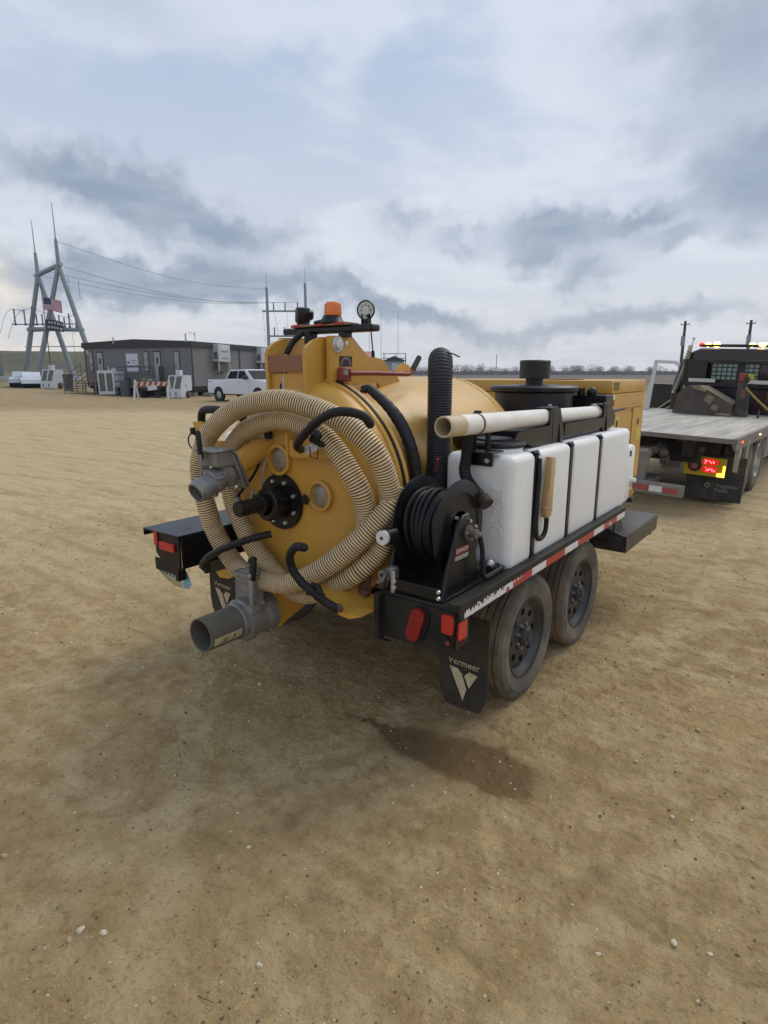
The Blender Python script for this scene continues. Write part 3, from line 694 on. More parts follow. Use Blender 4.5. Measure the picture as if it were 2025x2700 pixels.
# vibrator / float actuator in the centre
b = MB(); o = (.01, .07, 1.225)
b.m(0).lathe([(0, -.022), (.150, -.022), (.152, -.018), (.152, 0)], o, 'y', 36); b.lathe([(.088, -.022), (.088, -.12), (.080, -.128), (.055, -.13)], o, 'y', 28)
b.lathe([(.055, -.12), (.055, -.16), (.040, -.165), (.040, -.30), (.034, -.305), (0, -.306)], (.0, .07, 1.232), 'y', 20); b.m(0).box((-.02, -.075, 1.25), (.05, .05, .06), .008)
for k in range(8):
    a = R(22+45*k); b.m(1).lathe([(0, -.036), (.010, -.035), (.011, -.022)], (o[0]+.118*math.cos(a), .07, o[2]+.118*math.sin(a)), 'y', 8)
b.m(2).box((-.045, -.09, 1.285), (.018, .018, .05), .003)
sub(b, 'level_sensor', [BLK, CHR, ALU])
for (x, z, r_, y_) in ((.005, 1.452, .082, .076), (.287, 1.288, .080, .088)):
    b = MB(); b.m(0).lathe([(r_, .012), (r_+.002, -.028), (r_-.006, -.032), (r_-.016, -.030), (r_-.018, -.006)], (x, y_, z), 'y', 36)
    b.m(1).lathe([(r_-.017, -.008), (r_*.5, -.022), (0, -.028)], (x, y_, z), 'y', 28)
    sub(b, 'sight_glass', [YEL, GLASS])
b = MB(); b.cyl((.205, .08, 1.262), (.205, .045, 1.262), .008, n=8)
for k in range(5): a = R(72*k+18); b.ball((.205+.017*math.cos(a), .042, 1.262+.017*math.sin(a)), .0125, 2, (1, .8, 1))
b.lathe([(0, -.012), (.02, -.01), (.02, .01), (0, .012)], (.205, .042, 1.262), 'y', 12); sub(b, 'star_knob', RUB)
# hose hangers: yellow bracket plates with rubber-sleeved hooks
b = MB(); b.prism([(.10, 1.50), (.13, 1.478), (.385, 1.492), (.40, 1.515), (.385, 1.54), (.15, 1.512), (.135, 1.565), (.112, 1.565)], 'y', .03, .10); b.bb(.10, .115, .02, .10, 1.49, 1.60)
b.obj('hanger_bracket', YEL, DR)
b = MB(); b.tube(crom([(.26, -.03, 1.535), (.338, -.13, 1.575), (.43, -.155, 1.645), (.517, -.165, 1.700), (.60, -.165, 1.735), (.679, -.15, 1.740), (.735, -.12, 1.722), (.752, -.10, 1.690)], 6), .0205, 12); b.ball((.752, -.10, 1.689), .0205, 2)
sub(b, 'hose_hook', RUB)
b = MB(); b.m(0).box((.385, -.05, 1.605), (.05, .05, .06), .008, (.3, .5, .3)); b.m(0).box((.42, -.04, 1.575), (.06, .03, .03), .006, (.3, .2, .6)); b.m(1).tube([(.352, -.06, 1.56), (.352, -.06, 1.51), (.40, -.06, 1.505), (.405, -.06, 1.555)], .003, 6); b.m(2).box((.32, -.01, 1.545), (.09, .006, .04), .001, (0, -.4, .2))
sub(b, 'hook_latch', [BLK, BLK, LEDW])
b = MB(); b.m(0).tube(crom([(.50, -.27, 1.130), (.445, -.27, 1.122), (.40, -.265, 1.07), (.395, -.25, 1.01), (.43, -.24, .955), (.49, -.22, .905), (.545, -.19, .855), (.60, -.16, .82)], 6), .0205, 12); b.m(0).ball((.50, -.27, 1.130), .0205, 2); b.m(1).lathe([(0, -.004), (.02, -.003), (.022, .02)], (.602, -.165, .822), 'y', 14)
sub(b, 'hose_hook', [RUB, RUST])
b = MB(); b.prism([(.42, .875), (.46, .835), (.58, .775), (.64, .77), (.72, .80), (.60, .80), (.52, .85)], 'y', -.13, .12); b.obj('hanger_bracket', YEL, DR)
b = MB()
for k in range(7): rnd = random.Random(k); b.box((.505+rnd.uniform(-.03, .03), -.215+rnd.uniform(-.02, .02), .905+rnd.uniform(-.025, .03)), (.03, .025, .03), .004, (rnd.random(), rnd.random(), rnd.random()))
sub(b, 'hook_latch', BLKD)
b = MB(); b.tube(crom([(-.455, -.13, .81), (-.40, -.16, .865), (-.30, -.19, .925), (-.15, -.18, 1.0), (-.02, -.12, 1.055), (.05, -.06, 1.075)], 6), .0195, 12); sub(b, 'hose_hook', RUB)
b = MB(); b.m(0).box((-.475, -.11, .815), (.05, .05, .06), .008, (.3, .5, .2)); b.m(0).box((-.44, -.12, .80), (.03, .04, .05), .006); b.m(1).prism([(-.48, .75), (-.45, .72), (-.36, .73), (-.26, .80), (-.32, .80), (-.44, .765)], 'y', -.03, .10)
sub(b, 'hook_latch', [BLKD, YEL])
b = MB(); b.m(0).tube(crom([(-.585, .02, 1.615), (-.58, .015, 1.66), (-.555, .01, 1.69), (-.50, .0, 1.702), (-.40, .0, 1.703), (-.30, .01, 1.692), (-.24, .03, 1.665), (-.225, .05, 1.62)], 6), .023, 12)
sub(b, 'hose_hook', RUB)
b = MB(); b.prism([(-.64, 1.628), (-.56, 1.632), (-.545, 1.55), (-.52, 1.528), (-.18, 1.540), (-.18, 1.498), (-.53, 1.490), (-.585, 1.512), (-.625, 1.575)], 'y', -.005, .012); b.obj('hanger_bracket', YEL, DR)
b = MB(); b.m(0).box((-.635, -.01, 1.575), (.03, .03, .04), .006); b.m(0).tube([(-.635+.045*math.sin(a), -.015, 1.515+.045*math.cos(a)) for a in np.linspace(0, 2*math.pi, 20)], .0045, 6); sub(b, 'hook_latch', BLK)
# --- suction inlet: sloping yellow pipe, gate valve, cam coupling
ax = Vector((0, -.47, -.195)).normalized(); P0 = Vector((-.12, .10, 1.527)); P1 = P0+ax*.27
b = MB(); b.cyl(P0, P1, .060, n=28); b.lathe([(.060, 0), (.075, 0), (.075, .012), (.060, .012)], P0+ax*.245, ax, 28)
IV_ = part(b, 'suction_inlet', YEL)
def along(d): return P1+ax*d
import mathutils
qr = ax.to_track_quat('Z', 'Y').to_euler()
b = MB(); b.m(0).box(along(.005), (.17, .205, .014), .012, tuple(qr), 2); b.box(along(.024), (.165, .20, .016), .014, tuple(qr), 2)
b.lathe([(.058, .03), (.074, .045), (.078, .075), (.060, .085), (.058, .115), (.066, .118), (.066, .145), (.056, .155), (.054, .20), (.061, .205), (.061, .225), (.0535, .232), (.0535, .255), (.045, .257), (.045, .12), (0, .12)], P1, ax, 28)
b.prism([(-.195, 1.45), (-.195, 1.53), (-.05, 1.53), (-.05, 1.45)], 'y', -.30, -.20); b.box((-.12, -.26, 1.528), (.165, .13, .012), .004)
for sx in (-1, 1):
    for sz in (-1, 1): b.m(1).ball(along(.036)+Vector((sx*.06, 0, sz*.075)), .012, 2)
for k in range(3): b.m(0).box(along(.135)+Vector((.066*math.cos(k*2.1+.4), 0, .066*math.sin(k*2.1+.4))), (.03, .05, .02), .006, (.4, 0, -(k*2.1+.4)))
b.obj('gate_valve', [ALU, CHR], IV_)
b = MB(); b.m(1).box((-.135, -.335, 1.455), (.024, .010, .11), .003); b.m(0).box((-.148, -.325, 1.555), (.030, .020, .145), .006, (0, -.10, 0)); b.obj('valve_lever', [RUB, ALU], IV_)
# --- outlet: big gate valve and pipe stub at the bottom of the door
b = MB(); b.prism([(.0, .515), (.0, .70), (.25, .72), (.45, .66), (.28, .60)], 'x', -.02, .012); b.bb(-.20, .004, -.012, -.002, .50, .72, .004); b.bb(-.16, .0, .0, .35, .66, .72)
b.prism([(.05, .72), (.05, .60), (.50, .58), (.50, .72)], 'x', -.17, -.155)
OV = part(b, 'outlet_chute', YEL)
oc = (-.07, 0, .607)
b = MB(); b.m(0).lathe([(.0, -.013), (.118, -.013), (.120, -.05), (.108, -.08), (.104, -.10), (.106, -.13), (.114, -.132), (.114, -.20), (.098, -.205), (.098, -.235), (.092, -.24)], oc, 'y', 36)
b.prism([(-.16, .66), (-.15, .835), (-.11, .872), (-.02, .888), (.0, .855), (.01, .66)], 'y', -.150, -.095); b.bb(-.165, .015, -.165, -.085, .838, .856, .005)
for k in range(3): b.bb(-.155, .0, -.157, -.1505, .70+.045*k, .706+.045*k)
b.ball((.0, -.10, .69), .022, 2); b.ball((-.15, -.10, .69), .018, 2)
for k in range(6): a = R(60*k+15); b.ball((oc[0]+.115*math.cos(a), -.055, oc[2]+.115*math.sin(a)), .013, 1)
for k in range(3): a = R(120*k+40); b.box((oc[0]+.114*math.cos(a), -.165, oc[2]+.114*math.sin(a)), (.02, .075, .045), .006, (0, -a, 0))
b.obj('gate_valve', ALU, OV)
b = MB(); b.m(1).box((.005, -.178, .775), (.028, .010, .21), .003, (.05, .05, 0)); b.m(0).box((.022, -.170, .905), (.036, .026, .13), .006, (-.08, .06, 0)); b.obj('valve_lever', [RUB, mat('bare_lever', '9a968a', .5, metal=.4)], OV)
b = MB(); b.lathe([(.092, -.225), (.089, -.24), (.089, -.445), (.0895, -.452), (.081, -.452), (.081, -.20), (0, -.20)], oc, 'y', 40); st_p = b.obj('pipe_stub', mat('scuffed_grey_pipe', '5a5953', .6, var=.25, vscale=9, dust=.6, dcol=lin('6f6450'), bump=.12, bscale=50), OV)
b = MB(); rows = []
for i in range(6):
    a = R(-32+30*i/5); rows.append([(oc[0]+.0897*math.cos(a), y, oc[2]+.0897*math.sin(a)) for y in (-.435, -.26)])
b.grid(rows); b.obj('pipe_label', mat('stained_paper_label', 'b9b18c', .7, var=.15, vscale=20, dust=.4), OV)
a = R(-17); text('6" .05"', .036, BPRINT, OV, face((oc[0]+.0904*math.cos(a), -.348, oc[2]+.0904*math.sin(a)), (0, -1, 0), (-math.sin(a)*-1, 0, -math.cos(a))))
b = MB(); b.tube([(-.06, -.452, .52), (-.055, -.46, .505), (-.07, -.465, .485), (-.10, -.46, .478)], .002, 6); b.obj('loose_wire', BPRINT, OV)
# drain fitting
b = MB(); b.m(0).cyl((.575, .08, .845), (.545, .08, .765), .032, n=14); b.m(1).cyl((.545, .08, .768), (.53, .08, .715), .042, n=8); b.m(0).tube([(.575, .08, .845), (.52, .15, .88), (.45, .25, .90)], .03, 10); part(b, 'drain_fitting', [RUST, ALU])
# --- white polyethylene water tanks, pinched at the straps
def poly_tank(s):
    b = MB(); rows = []; x0, x1, zb, zt = .725, 1.120, .902, 1.500
    ys = []; straps = (.872, 1.388, 1.930); y0, y1 = .565, 2.625
    def sec(y, ins):
        q = rrect((x0+x1)/2, (zb+zt)/2, x1-x0-2*ins, zt-zb-2*ins, max(.018, .040-ins*.3), 5); return [(s*x, y, z) for x, z in q]
    def end(y, d, n=5): return [(y+d*(1-math.cos(R(90*k/n))), .05*(1-math.sin(R(90*k/n)))) for k in range(n+1)]
    prof = [(a, i) for a, i in end(y0, .05)]
    for sy in straps:
        prof += [(sy-.058, 0), (sy-.044, .003), (sy-.032, .012), (sy-.025, .026), (sy+.025, .026), (sy+.032, .012), (sy+.044, .003), (sy+.058, 0)]
    prof += [(a, i) for a, i in end(y1, -.05)][::-1]
    rows = [sec(y, i) for y, i in prof]; rows = [r+[r[0]] for r in rows]
    b.grid(rows); b.raw(rows[0][:-1], [list(range(len(rows[0])-1))]); b.raw(rows[-1][:-1], [list(range(len(rows[-1])-1))])
    bmesh.ops.remove_doubles(b.bm, verts=b.bm.verts, dist=.0004)
    t = part(b, 'water_tank', WHT, angle=50)
    for sy in straps:
        b = MB(); q = rrect((x0+x1)/2, (zb+zt)/2, x1-x0-.046, zt-zb-.046, .045, 4); q = [(s*x, z) for x, z in q]
        r1 = [(x, sy-.013, z) for x, z in q]; r2 = [(x, sy+.013, z) for x, z in q]; b.grid([r1+[r1[0]], r2+[r2[0]]])
        b.box((s*(x1-.024), sy, zt-.016), (.05, .034, .022), .004); b.cyl((s*(x1-.02), sy-.03, zt-.005), (s*(x1-.02), sy+.03, zt-.005), .010, n=8)
        b.bb(s*(x1-.022), s*(x1-.004), sy-.021, sy+.021, zb-.002, zt-.03, .002); b.obj('strap', BLK, t)
    b = MB(); b.m(1).lathe([(.155, 1.495), (.155, 1.52), (.148, 1.528)], (s*.90, .78, 0), 'z', 40); b.m(0).lathe([(.150, 1.524), (.166, 1.526), (.170, 1.540), (.160, 1.553), (.10, 1.556), (.095, 1.566), (.06, 1.568), (0, 1.568)], (s*.90, .78, 0), 'z', 40)
    b.obj('tank_lid', [RUB, WHT], t)
    b = MB(); b.bb(s*.80, s*1.10, 2.60, 2.885, .902, 1.352, .03, 2); b.obj('tank_step', WHT, t)
    if s > 0:
        b = MB(); b.bb(1.1005, 1.102, 2.71, 2.76, 1.27, 1.315); b.obj('label_print', BPRINT, t)
        text('2TASO', .095, WHT, t, face((1.035, .5646, 1.215), (0, 0, -1), (1, 0, 0)), 'moulded_lettering', .0016)
    return t
poly_tank(1); poly_tank(-1)
b = MB(); b.m(0).bb(.868, 1.012, .548, .562, 1.447, 1.522, .003); b.m(0).bb(.868, 1.04, .50, .62, 1.516, 1.524, .002); b.m(0).cyl((.97, .58, 1.52), (.97, .58, 1.64), .014, n=10); b.m(1).lathe([(0, -.008), (.012, -.007), (.014, 0)], (.985, .547, 1.475), 'y', 12)
b.m(0).cyl((.905, .56, 1.50), (.905, .56, 1.60), .010, n=8); part(b, 'rack_bracket', [BLK, STEEL])
b = MB(); b.m(0).tube(crom([(.905, .50, 1.625), (.90, .50, 1.55), (.893, .50, 1.48), (.888, .495, 1.43), (.905, .49, 1.385), (.95, .475, 1.345), (1.0, .46, 1.31), (1.03, .45, 1.287)], 6), .029, 14); b.m(1).tube([(1.012, .457, 1.303), (1.045, .445, 1.276)], [.036, .038], 14); part(b, 'hanger_arm', [RUB, mat('brown_cap', '3b2c26', .7)])
# wand clamps bolted over the tank
b = MB()
for y, w in ((1.345, .10), (2.235, .06)):
    b.prism([(.80, 1.552), (.86, 1.60), (.925, 1.66), (1.035, 1.70), (1.045, 1.60), (1.052, 1.50), (1.04, 1.485), (.99, 1.56), (.90, 1.53)], 'y', y+.0, y+.012)
    b.tube([(.978+.056*math.cos(a), y, 1.648-.018*(y > 2)+.056*math.sin(a)) for a in np.linspace(-.4, 3.3, 14)], .010, 6, flat=w*60 if False else None)
    b.bb(1.028, 1.042, y-w, y+.012, 1.50, 1.70, .003); b.bb(.93, 1.035, y-w, y, 1.698-.018*(y > 2), 1.708-.018*(y > 2), .003)
b.prism([(.98, 1.51), (1.20, 1.49), (1.41, 1.485), (1.435, 1.55), (1.36, 1.69), (1.30, 1.715), (1.215, 1.71), (1.205, 1.61), (.78, 1.60), (.74, 1.565)], 'x', 1.030, 1.040); b.prism([(1.44, 1.535), (2.44, 1.53), (2.45, 1.60), (2.30, 1.70), (2.18, 1.69), (2.17, 1.60), (1.44, 1.603)], 'x', 1.032, 1.042); b.bb(.74, 1.028, .95, 2.42, 1.508, 1.592, .006); b.bb(.60, 1.03, 1.30, 1.345, 1.50, 1.56, .004); b.bb(.66, .95, 1.38, 2.22, 1.56, 1.60, .004)
for k in range(3): b.ball((.99+.01*k, 2.26, 1.66-.02*k), .035, 2, (1, .7, 1))
b.box((1.005, 2.55, 1.628), (.022, .62, .020), .004, (-.0, 0, .06))
part(b, 'wand_rack', BLK)
# --- step box
b = MB(); b.prism([(.93, .60), (1.0, .578), (1.20, .578), (1.20, .699), (.93, .80)], 'y', 2.42, 2.432); b.bb(.93, 1.20, 2.42, 3.36, .6995, .705, .002); b.bb(1.201, 1.211, 2.42, 3.36, .575, .704, .002); b.bb(.95, 1.19, 3.35, 3.36, .575, .697); b.bb(.95, 1.19, 2.44, 3.34, .575, .580)
b.bb(1.17, 1.195, 3.22, 3.27, .545, .574); b.prism([(2.433, .699), (2.433, .86), (2.55, .86), (2.66, .705)], 'x', 1.10, 1.112)
part(b, 'step_box', mat('worn_black_checker', '2a2a2a', .35, var=.25, dust=.35, dcol=lin('8a8378'), dscale=6))
# valves at the front of the side tank
b = MB(); b.m(0).cyl((1.02, 2.80, 1.085), (1.14, 2.80, 1.075), .018, n=12); b.m(1).cyl((1.09, 2.80, 1.055), (1.09, 2.80, 1.02), .022, n=12); b.m(2).cyl((1.10, 2.82, 1.0), (1.10, 2.82, .94), .020, n=12); b.cyl((1.10, 2.82, .98), (1.10, 2.82, .965), .030, n=8); b.m(3).cyl((1.09, 2.81, 1.06), (1.09, 2.81, .905), .012, n=8); b.bb(1.05, 1.13, 2.77, 2.85, .90, .93, .004)
part(b, 'fill_valve', [WHT, STEEL, BRASS, BLKD])
# --- hose reel
RC = (0, .265, 1.190)
b = MB()
for x, sg, k_ in ((.770, -1, .955), (1.0, 1, .955)):
    b.lathe([(r_*k_, h_) for r_, h_ in ((.085, x), (.13, x+.004*sg), (.172, x+.002*sg), (.178, x+.009*sg), (.232, x+.003*sg), (.240, x), (.240, x-.006*sg), (.228, x-.009*sg), (.085, x-.006*sg))], RC, 'x', 64)
b.lathe([(.085, .770), (.085, 1.0)], RC, 'x', 32)
HR = part(b, 'hose_reel', BLK)
b = MB(); rnd = random.Random(4); pts = []
for layer, rad in enumerate((.110, .136, .162)):
    n_ = 8; xs = np.linspace(.795, .978, n_)
    if layer % 2: xs = xs[::-1]+.008
    for k, x in enumerate(xs):
        for j in range(28):
            a = 2*math.pi*j/28; pts.append((x+.022*(j/28)*(1 if layer % 2 == 0 else -1)*.9+.004*math.sin(a*2+k), RC[1]+(rad+.004*math.sin(3*a+k)+.006*math.sin(k*2.3+layer))*math.cos(a), RC[2]+(rad+.004*math.sin(3*a+k)+.006*math.sin(k*2.3+layer))*math.sin(a)))
b.tube(pts, .0118, 8); b.obj('wound_hose', RUB, HR)
b = MB()
for x0 in (1.048, .740):
    b.prism([(.030, .905), (.085, 1.06), (.150, 1.215), (.19, 1.252), (.24, 1.262), (.285, 1.235), (.315, 1.10), (.375, .905)], 'x', x0, x0+.008)
    b.tube([(x0+.004, .032, .905), (x0+.004, .10, 1.09), (x0+.004, .155, 1.22), (x0+.004, .20, 1.258), (x0+.004, .25, 1.262)], .014, 8)
    b.bb(x0-.01, x0+.02, .02, .40, .9025, .912, .002)
b.bb(.78, 1.046, .004, .022, .914, .968, .003)
b.obj('reel_stand', BLK, HR)
b = MB()
for x in (.812, 1.052):
    for z in (.927, .957): b.lathe([(0, -.010), (.008, -.009), (.010, 0)], (x, .006, z), 'y', 10)
for k in range(4): a = R(90*k+40); b.lathe([(0, .012), (.008, .010), (.009, 0)], (1.006, RC[1]+.075*math.cos(a), RC[2]+.075*math.sin(a)), 'x', 10)
for k in range(4): a = R(90*k+10); b.lathe([(0, .012), (.008, .010), (.009, 0)], (1.057, RC[1]+.045*math.cos(a), RC[2]+.045*math.sin(a)), 'x', 10)
b.obj('bolt', CHR, HR)
b = MB(); b.lathe([(.040, .005), (.038, .014), (.020, .016), (.018, .036), (.024, .037), (.024, .052), (.016, .055), (0, .055)], (1.05, .25, 1.178), 'x', 20); b.cyl((1.09, .25, 1.178), (1.095, .29, 1.165), .013, n=10); b.lathe([(.036, 0), (.036, .02)], (1.008, RC[1]-.03, RC[2]), 'x', 16)
b.obj('swivel', mat('greasy_swivel', '6d6a62', .5, metal=.5, var=.3, dust=.4), HR)
b = MB(); b.tube(crom([(1.095, .29, 1.16), (1.10, .31, 1.09), (1.105, .315, 1.0), (1.11, .32, .955), (1.105, .36, .942), (1.10, .46, .94), (1.10, .54, .945)], 6), .012, 8); b.obj('feed_hose', RUB, HR)
b = MB(); b.m(0).cyl((1.06, .47, .945), (1.06, .60, .935), .014, n=8); b.m(1).ball((1.045, .50, .96), .028, 2); b.m(1).cyl((1.0, .45, .93), (1.03, .45, .985), .012, n=8); b.obj('ball_valve', [BLK, STEEL], HR)
b = MB(); b.m(0).prism([(.135, 1.128), (.255, 1.124), (.255, 1.092), (.135, 1.094)], 'x', 1.0565, 1.058); b.obj('warning_label', mat('red_label', '8c1f1f', .5), HR)
text('DANGER', .027, WPRINT, HR, face((1.0585, .195, 1.110), (0, 1, 0), (0, 0, 1)))
b = MB()
for r_, z in enumerate((1.084, 1.077, 1.070)):
    y = .135
    while y < .25: l = random.uniform(.008, .022); b.bb(1.0565, 1.0575, y, min(.256, y+l), z-.002, z+.002); y += l+.005
b.obj('label_print', WPRINT, HR)
b = MB(); b.m(0).cyl((.752, .01, 1.160), (.752, -.018, 1.160), .034, n=20); b.m(1).cyl((.752, -.018, 1.160), (.752, -.022, 1.160), .008, n=8); b.m(2).cyl((.765, .06, 1.160), (.752, .0101, 1.160), .042, n=18); b.obj('brake_knob', [WHTT, BPRINT, BLK], HR)
b = MB(); b.m(0).cyl((.745, .04, .978), (.745, -.01, .978), .022, n=14); b.m(0).box((.765, .05, .975), (.05, .06, .07), .012); b.m(1).cyl((.745, -.0101, .978), (.745, -.0115, .978), .011, n=10); b.m(0).box((.70, .06, .925), (.06, .05, .03), .008, (0, -.5, 0)); b.m(2).box((.80, .01, .95), (.022, .02, .11), .004); b.obj('pump_fitting', [ALU, BPRINT, STEEL], HR)
# red cable end by the reel
b = MB(); b.tube([(.70, .52, 1.40), (.735, .48, 1.455), (.75, .46, 1.475)], .006, 6); part(b, 'red_cable', mat('red_cable', 'b03038', .5))
# --- black vacuum hose looping up and over into the tank
vp = crom([(.655, .62, .95), (.655, .62, 1.2), (.655, .62, 1.5), (.655, .62, 1.80), (.650, .628, 1.90), (.630, .660, 1.958), (.598, .712, 1.972), (.565, .765, 1.945), (.550, .79, 1.88), (.545, .80, 1.75), (.54, .81, 1.60)], 10)
ribbed('vacuum_hose', vp, .066, .0135, [mat('black_hose', '25262a', .5, var=.1, dust=.25, dcol=lin('4a463e'))], T, n=20, depth=.07)
b = MB(); b.tube([(.655, .655, 2.012), (.70, .67, 2.002), (.735, .68, 1.985)], .004, 6); part(b, 'cable_tie', BLK)
# wrapped hydraulic hoses along the door ring
pts = [(.02, .42, 1.90)]+[( (.655+.03*math.sin(t*.05))*math.sin(R(t)), .405+.0007*t, TC+(.665)*math.cos(R(t))) for t in range(22, 112, 6)]
pts = [(.225, .38, 1.815), (.25, .395, 1.80), (.285, .40, 1.80)]+pts[2:]
b = MB(); P = crom(pts, 5); rnd = random.Random(8)
b.tube(P[:14], .011, 8); b.tube(P[12:], [min(.033, .021+.0006*i)+.0012*math.sin(i*1.9)+.001*rnd.random() for i in range(len(P)-12)], 12); part(b, 'hydraulic_hoses', mat('wrapped_black_hose', '1b1c20', .5, var=.35, vscale=25, bump=.5, bscale=55))
b = MB(); b.lathe([(.6465, 1.652), (.6500, 1.656), (.6500, 1.664), (.6465, 1.668)], (0, 0, TC), 'y', 72); b.obj('weld_seam', YELT, dt)
# --- vacuum pump filter housing
fc = (.48, 2.25)
b = MB(); b.lathe([(.285, 1.50), (.290, 1.76), (.325, 1.775), (.328, 1.80), (.315, 1.812), (.20, 1.816), (.065, 1.818)], (*fc, 0), 'z', 56)
b.lathe([(.065, 1.81), (.065, 1.862), (.112, 1.864), (.114, 1.99), (.106, 1.998), (0, 1.998)], (*fc, 0), 'z', 40); b.lathe([(.24, .90), (.24, 1.50), (.285, 1.50)], (*fc, 0), 'z', 32)
FH = part(b, 'filter_housing', mat('black_filter_paint', '1a1d22', .4, var=.2, dust=.15))
b = MB(); a0 = math.atan2(CAM.y-fc[1], CAM.x-fc[0]); rows = []
for i in range(7):
    a = a0+.42+.10*(i-3)/3; hh = .09*math.sqrt(max(.05, 1-((i-3)/3.2)**2)); rows.append([(fc[0]+.2925*math.cos(a), fc[1]+.2925*math.sin(a), z) for z in (1.575, 1.60+hh)])
b.grid(rows); b.obj('round_label', WPRINT, FH)
b = MB(); b.m(0).bb(.62, .92, 2.60, 2.78, 1.50, 1.74, .01); b.m(0).ball((.80, 2.62, 1.76), .04, 2); b.cyl((.72, 2.60, 1.74), (.72, 2.60, 1.79), .03, n=14); b.m(1).cyl((.62, 2.58, 1.745), (.66, 2.58, 1.76), .022, n=10)
b.bb(.55, .95, 2.62, 2.70, 1.44, 1.50, .005); part(b, 'pump_plumbing', [BLK, STEEL])
b = MB(); b.lathe([(.15, 1.50), (.15, 1.545), (.10, 1.62), (.05, 1.65), (.025, 1.652), (.025, 1.68), (.018, 1.69), (0, 1.69)], (.67, 1.02, 0), 'z', 28); part(b, 'secondary_filter', BLK)
# --- engine enclosure
EY0, EY1, EX = 2.84, 3.86, .885
b = MB(); b.bb(-EX, EX, EY0, EY1, 1.742, 1.846, .008, 2)
EN = part(b, 'engine_enclosure', YEL)
b = MB(); b.bb(-EX+.012, EX-.012, EY0+.012, EY1-.012, .94, 1.6295, .004); b.bb(-EX+.004, EX-.004, EY0+.004, EY1-.004, 1.632, 1.738, .004); b.bb(-EX, EX+.004, EY0-.004, EY1+.004, 1.612, 1.6315, .002)
b.bb(EX-.0115, EX, EY0+.012, EY0+.32, .95, 1.60, .002); b.bb(EX-.0115, EX, EY1-.34, EY1-.012, .95, 1.60, .002)
b.obj('side_panel', YEL, EN)
b = MB(); b.bb(EX-.0115, EX-.006, EY0+.34, EY1-.36, 1.0, 1.56, .002); b.obj('access_door', YEL, EN)
b = MB(); b.bb(.2, .5, EY0+.2, EY0+.45, 1.8465, 1.852); b.obj('heat_guard', RUST, EN)
b = MB(); b.bb(EX+.0005, EX+.0015, EY0+.045, EY0+.19, 1.765, 1.83); b.obj('model_print', mat('bronze_print', '6e5622', .5, var=.2, vscale=30), EN)
b = MB(); b.m(0).bb(EX-.003, EX-.0015, EY0+.03, EY0+.10, 1.642, 1.69); b.m(1).bb(EX-.003, EX-.0015, EY0+.03, EY0+.10, 1.692, 1.732); b.obj('warning_label', [mat('red_label', '8c1f1f', .5), WPRINT], EN)
b = MB(); b.m(0).bb(EX+.0005, EX+.0015, EY1-.20, EY1-.06, 1.30, 1.41); b.m(0).bb(EX+.0005, EX+.0015, EY0+.06, EY0+.26, 1.40, 1.55); b.m(1).lathe([(0, .002), (.03, .002)], (EX, EY1-.16, 1.47), 'x', 16); b.m(1).bb(EX+.0016, EX+.0024, EY0+.17, EY0+.23, 1.42, 1.52)
b.obj('warning_label', [YLAB, BPRINT], EN)
# --- light bar over the hinge
b = MB(); b.m(0).bb(-.255, .395, .365, .445, 2.114, 2.150, .008); b.bb(-.05, -.01, .33, .40, 2.06, 2.128, .003); b.bb(.165, .215, .37, .43, 2.09, 2.128, .003); b.m(1).bb(-.17, .262, .350, .435, 2.1505, 2.162, .003)
LB = part(b, 'light_bar', [BLK, mat('tan_strip', '8f7a62', .5)])
b = MB()
for x in (-.13, .05, .19): b.bb(x-.035, x+.035, .343, .3495, 2.151, 2.163, .002); b.bb(x-.035, x+.035, .36, .42, 2.1625, 2.167, .002)
b.obj('strip_light', mat('red_strip_lens', 'b0372a', .3), LB)
b = MB(); b.m(0).lathe([(.044, 2.205), (.046, 2.210), (.042, 2.264), (.036, 2.274), (0, 2.276)], (.105, .40, 0), 'z', 28)
for k in range(22): a = 2*math.pi*k/22; b.m(0).tube([(.105+.046*math.cos(a), .40+.046*math.sin(a), 2.211), (.105+.0424*math.cos(a), .40+.0424*math.sin(a), 2.263)], .0024, 4)
b.obj('beacon_lens', AMB, LB)
b = MB(); b.lathe([(.066, 2.163), (.068, 2.170), (.058, 2.184), (.050, 2.200), (.048, 2.206), (0, 2.206)], (.098, .40, 0), 'z', 28); b.box((.045, .39, 2.174), (.09, .08, .020), .008, (0, -.12, 0)); b.obj('beacon_base', BLK, LB)
nx = Vector((.30, -.93, -.04)).normalized()
b = MB(); c_ = (.322, .415, 2.222); b.m(0).lathe([(0, .036), (.026, .035), (.040, .024), (.048, .006), (.051, -.004), (.048, -.010), (.044, -.008)], c_, -nx, 30); b.m(1).lathe([(.0445, -.003), (0, -.005)], c_, -nx, 28)
for k in range(8): a = 2*math.pi*k/8; u = Vector((1, .32, 0)).normalized(); q = Vector(c_)+nx*.007+u*.026*math.cos(a)+Vector((0, 0, 1))*.026*math.sin(a); b.m(2).ball(q, .0055, 1)
b.m(0).bb(.298, .306, .40, .43, 2.150, 2.20, .002); b.bb(.338, .346, .40, .43, 2.150, 2.20, .002); b.cyl((.322, .415, 2.150), (.322, .415, 2.175), .012, n=10)
b.obj('work_light', [BLK, LEDW, mat('grey_diode', '8e9090', .4)], LB)
b = MB(); c_ = (-.122, .40, 2.222); nb = Vector((-.65, .72, .15)).normalized(); b.box((-.122, .40, 2.218), (.060, .080, .088), .016, (0, .12, -.4), 2); b.box((-.105, .42, 2.222), (.055, .065, .055), .012, (0, .2, -.4)); b.bb(-.160, -.080, .385, .415, 2.151, 2.18, .004); b.obj('work_light', BLK, LB)
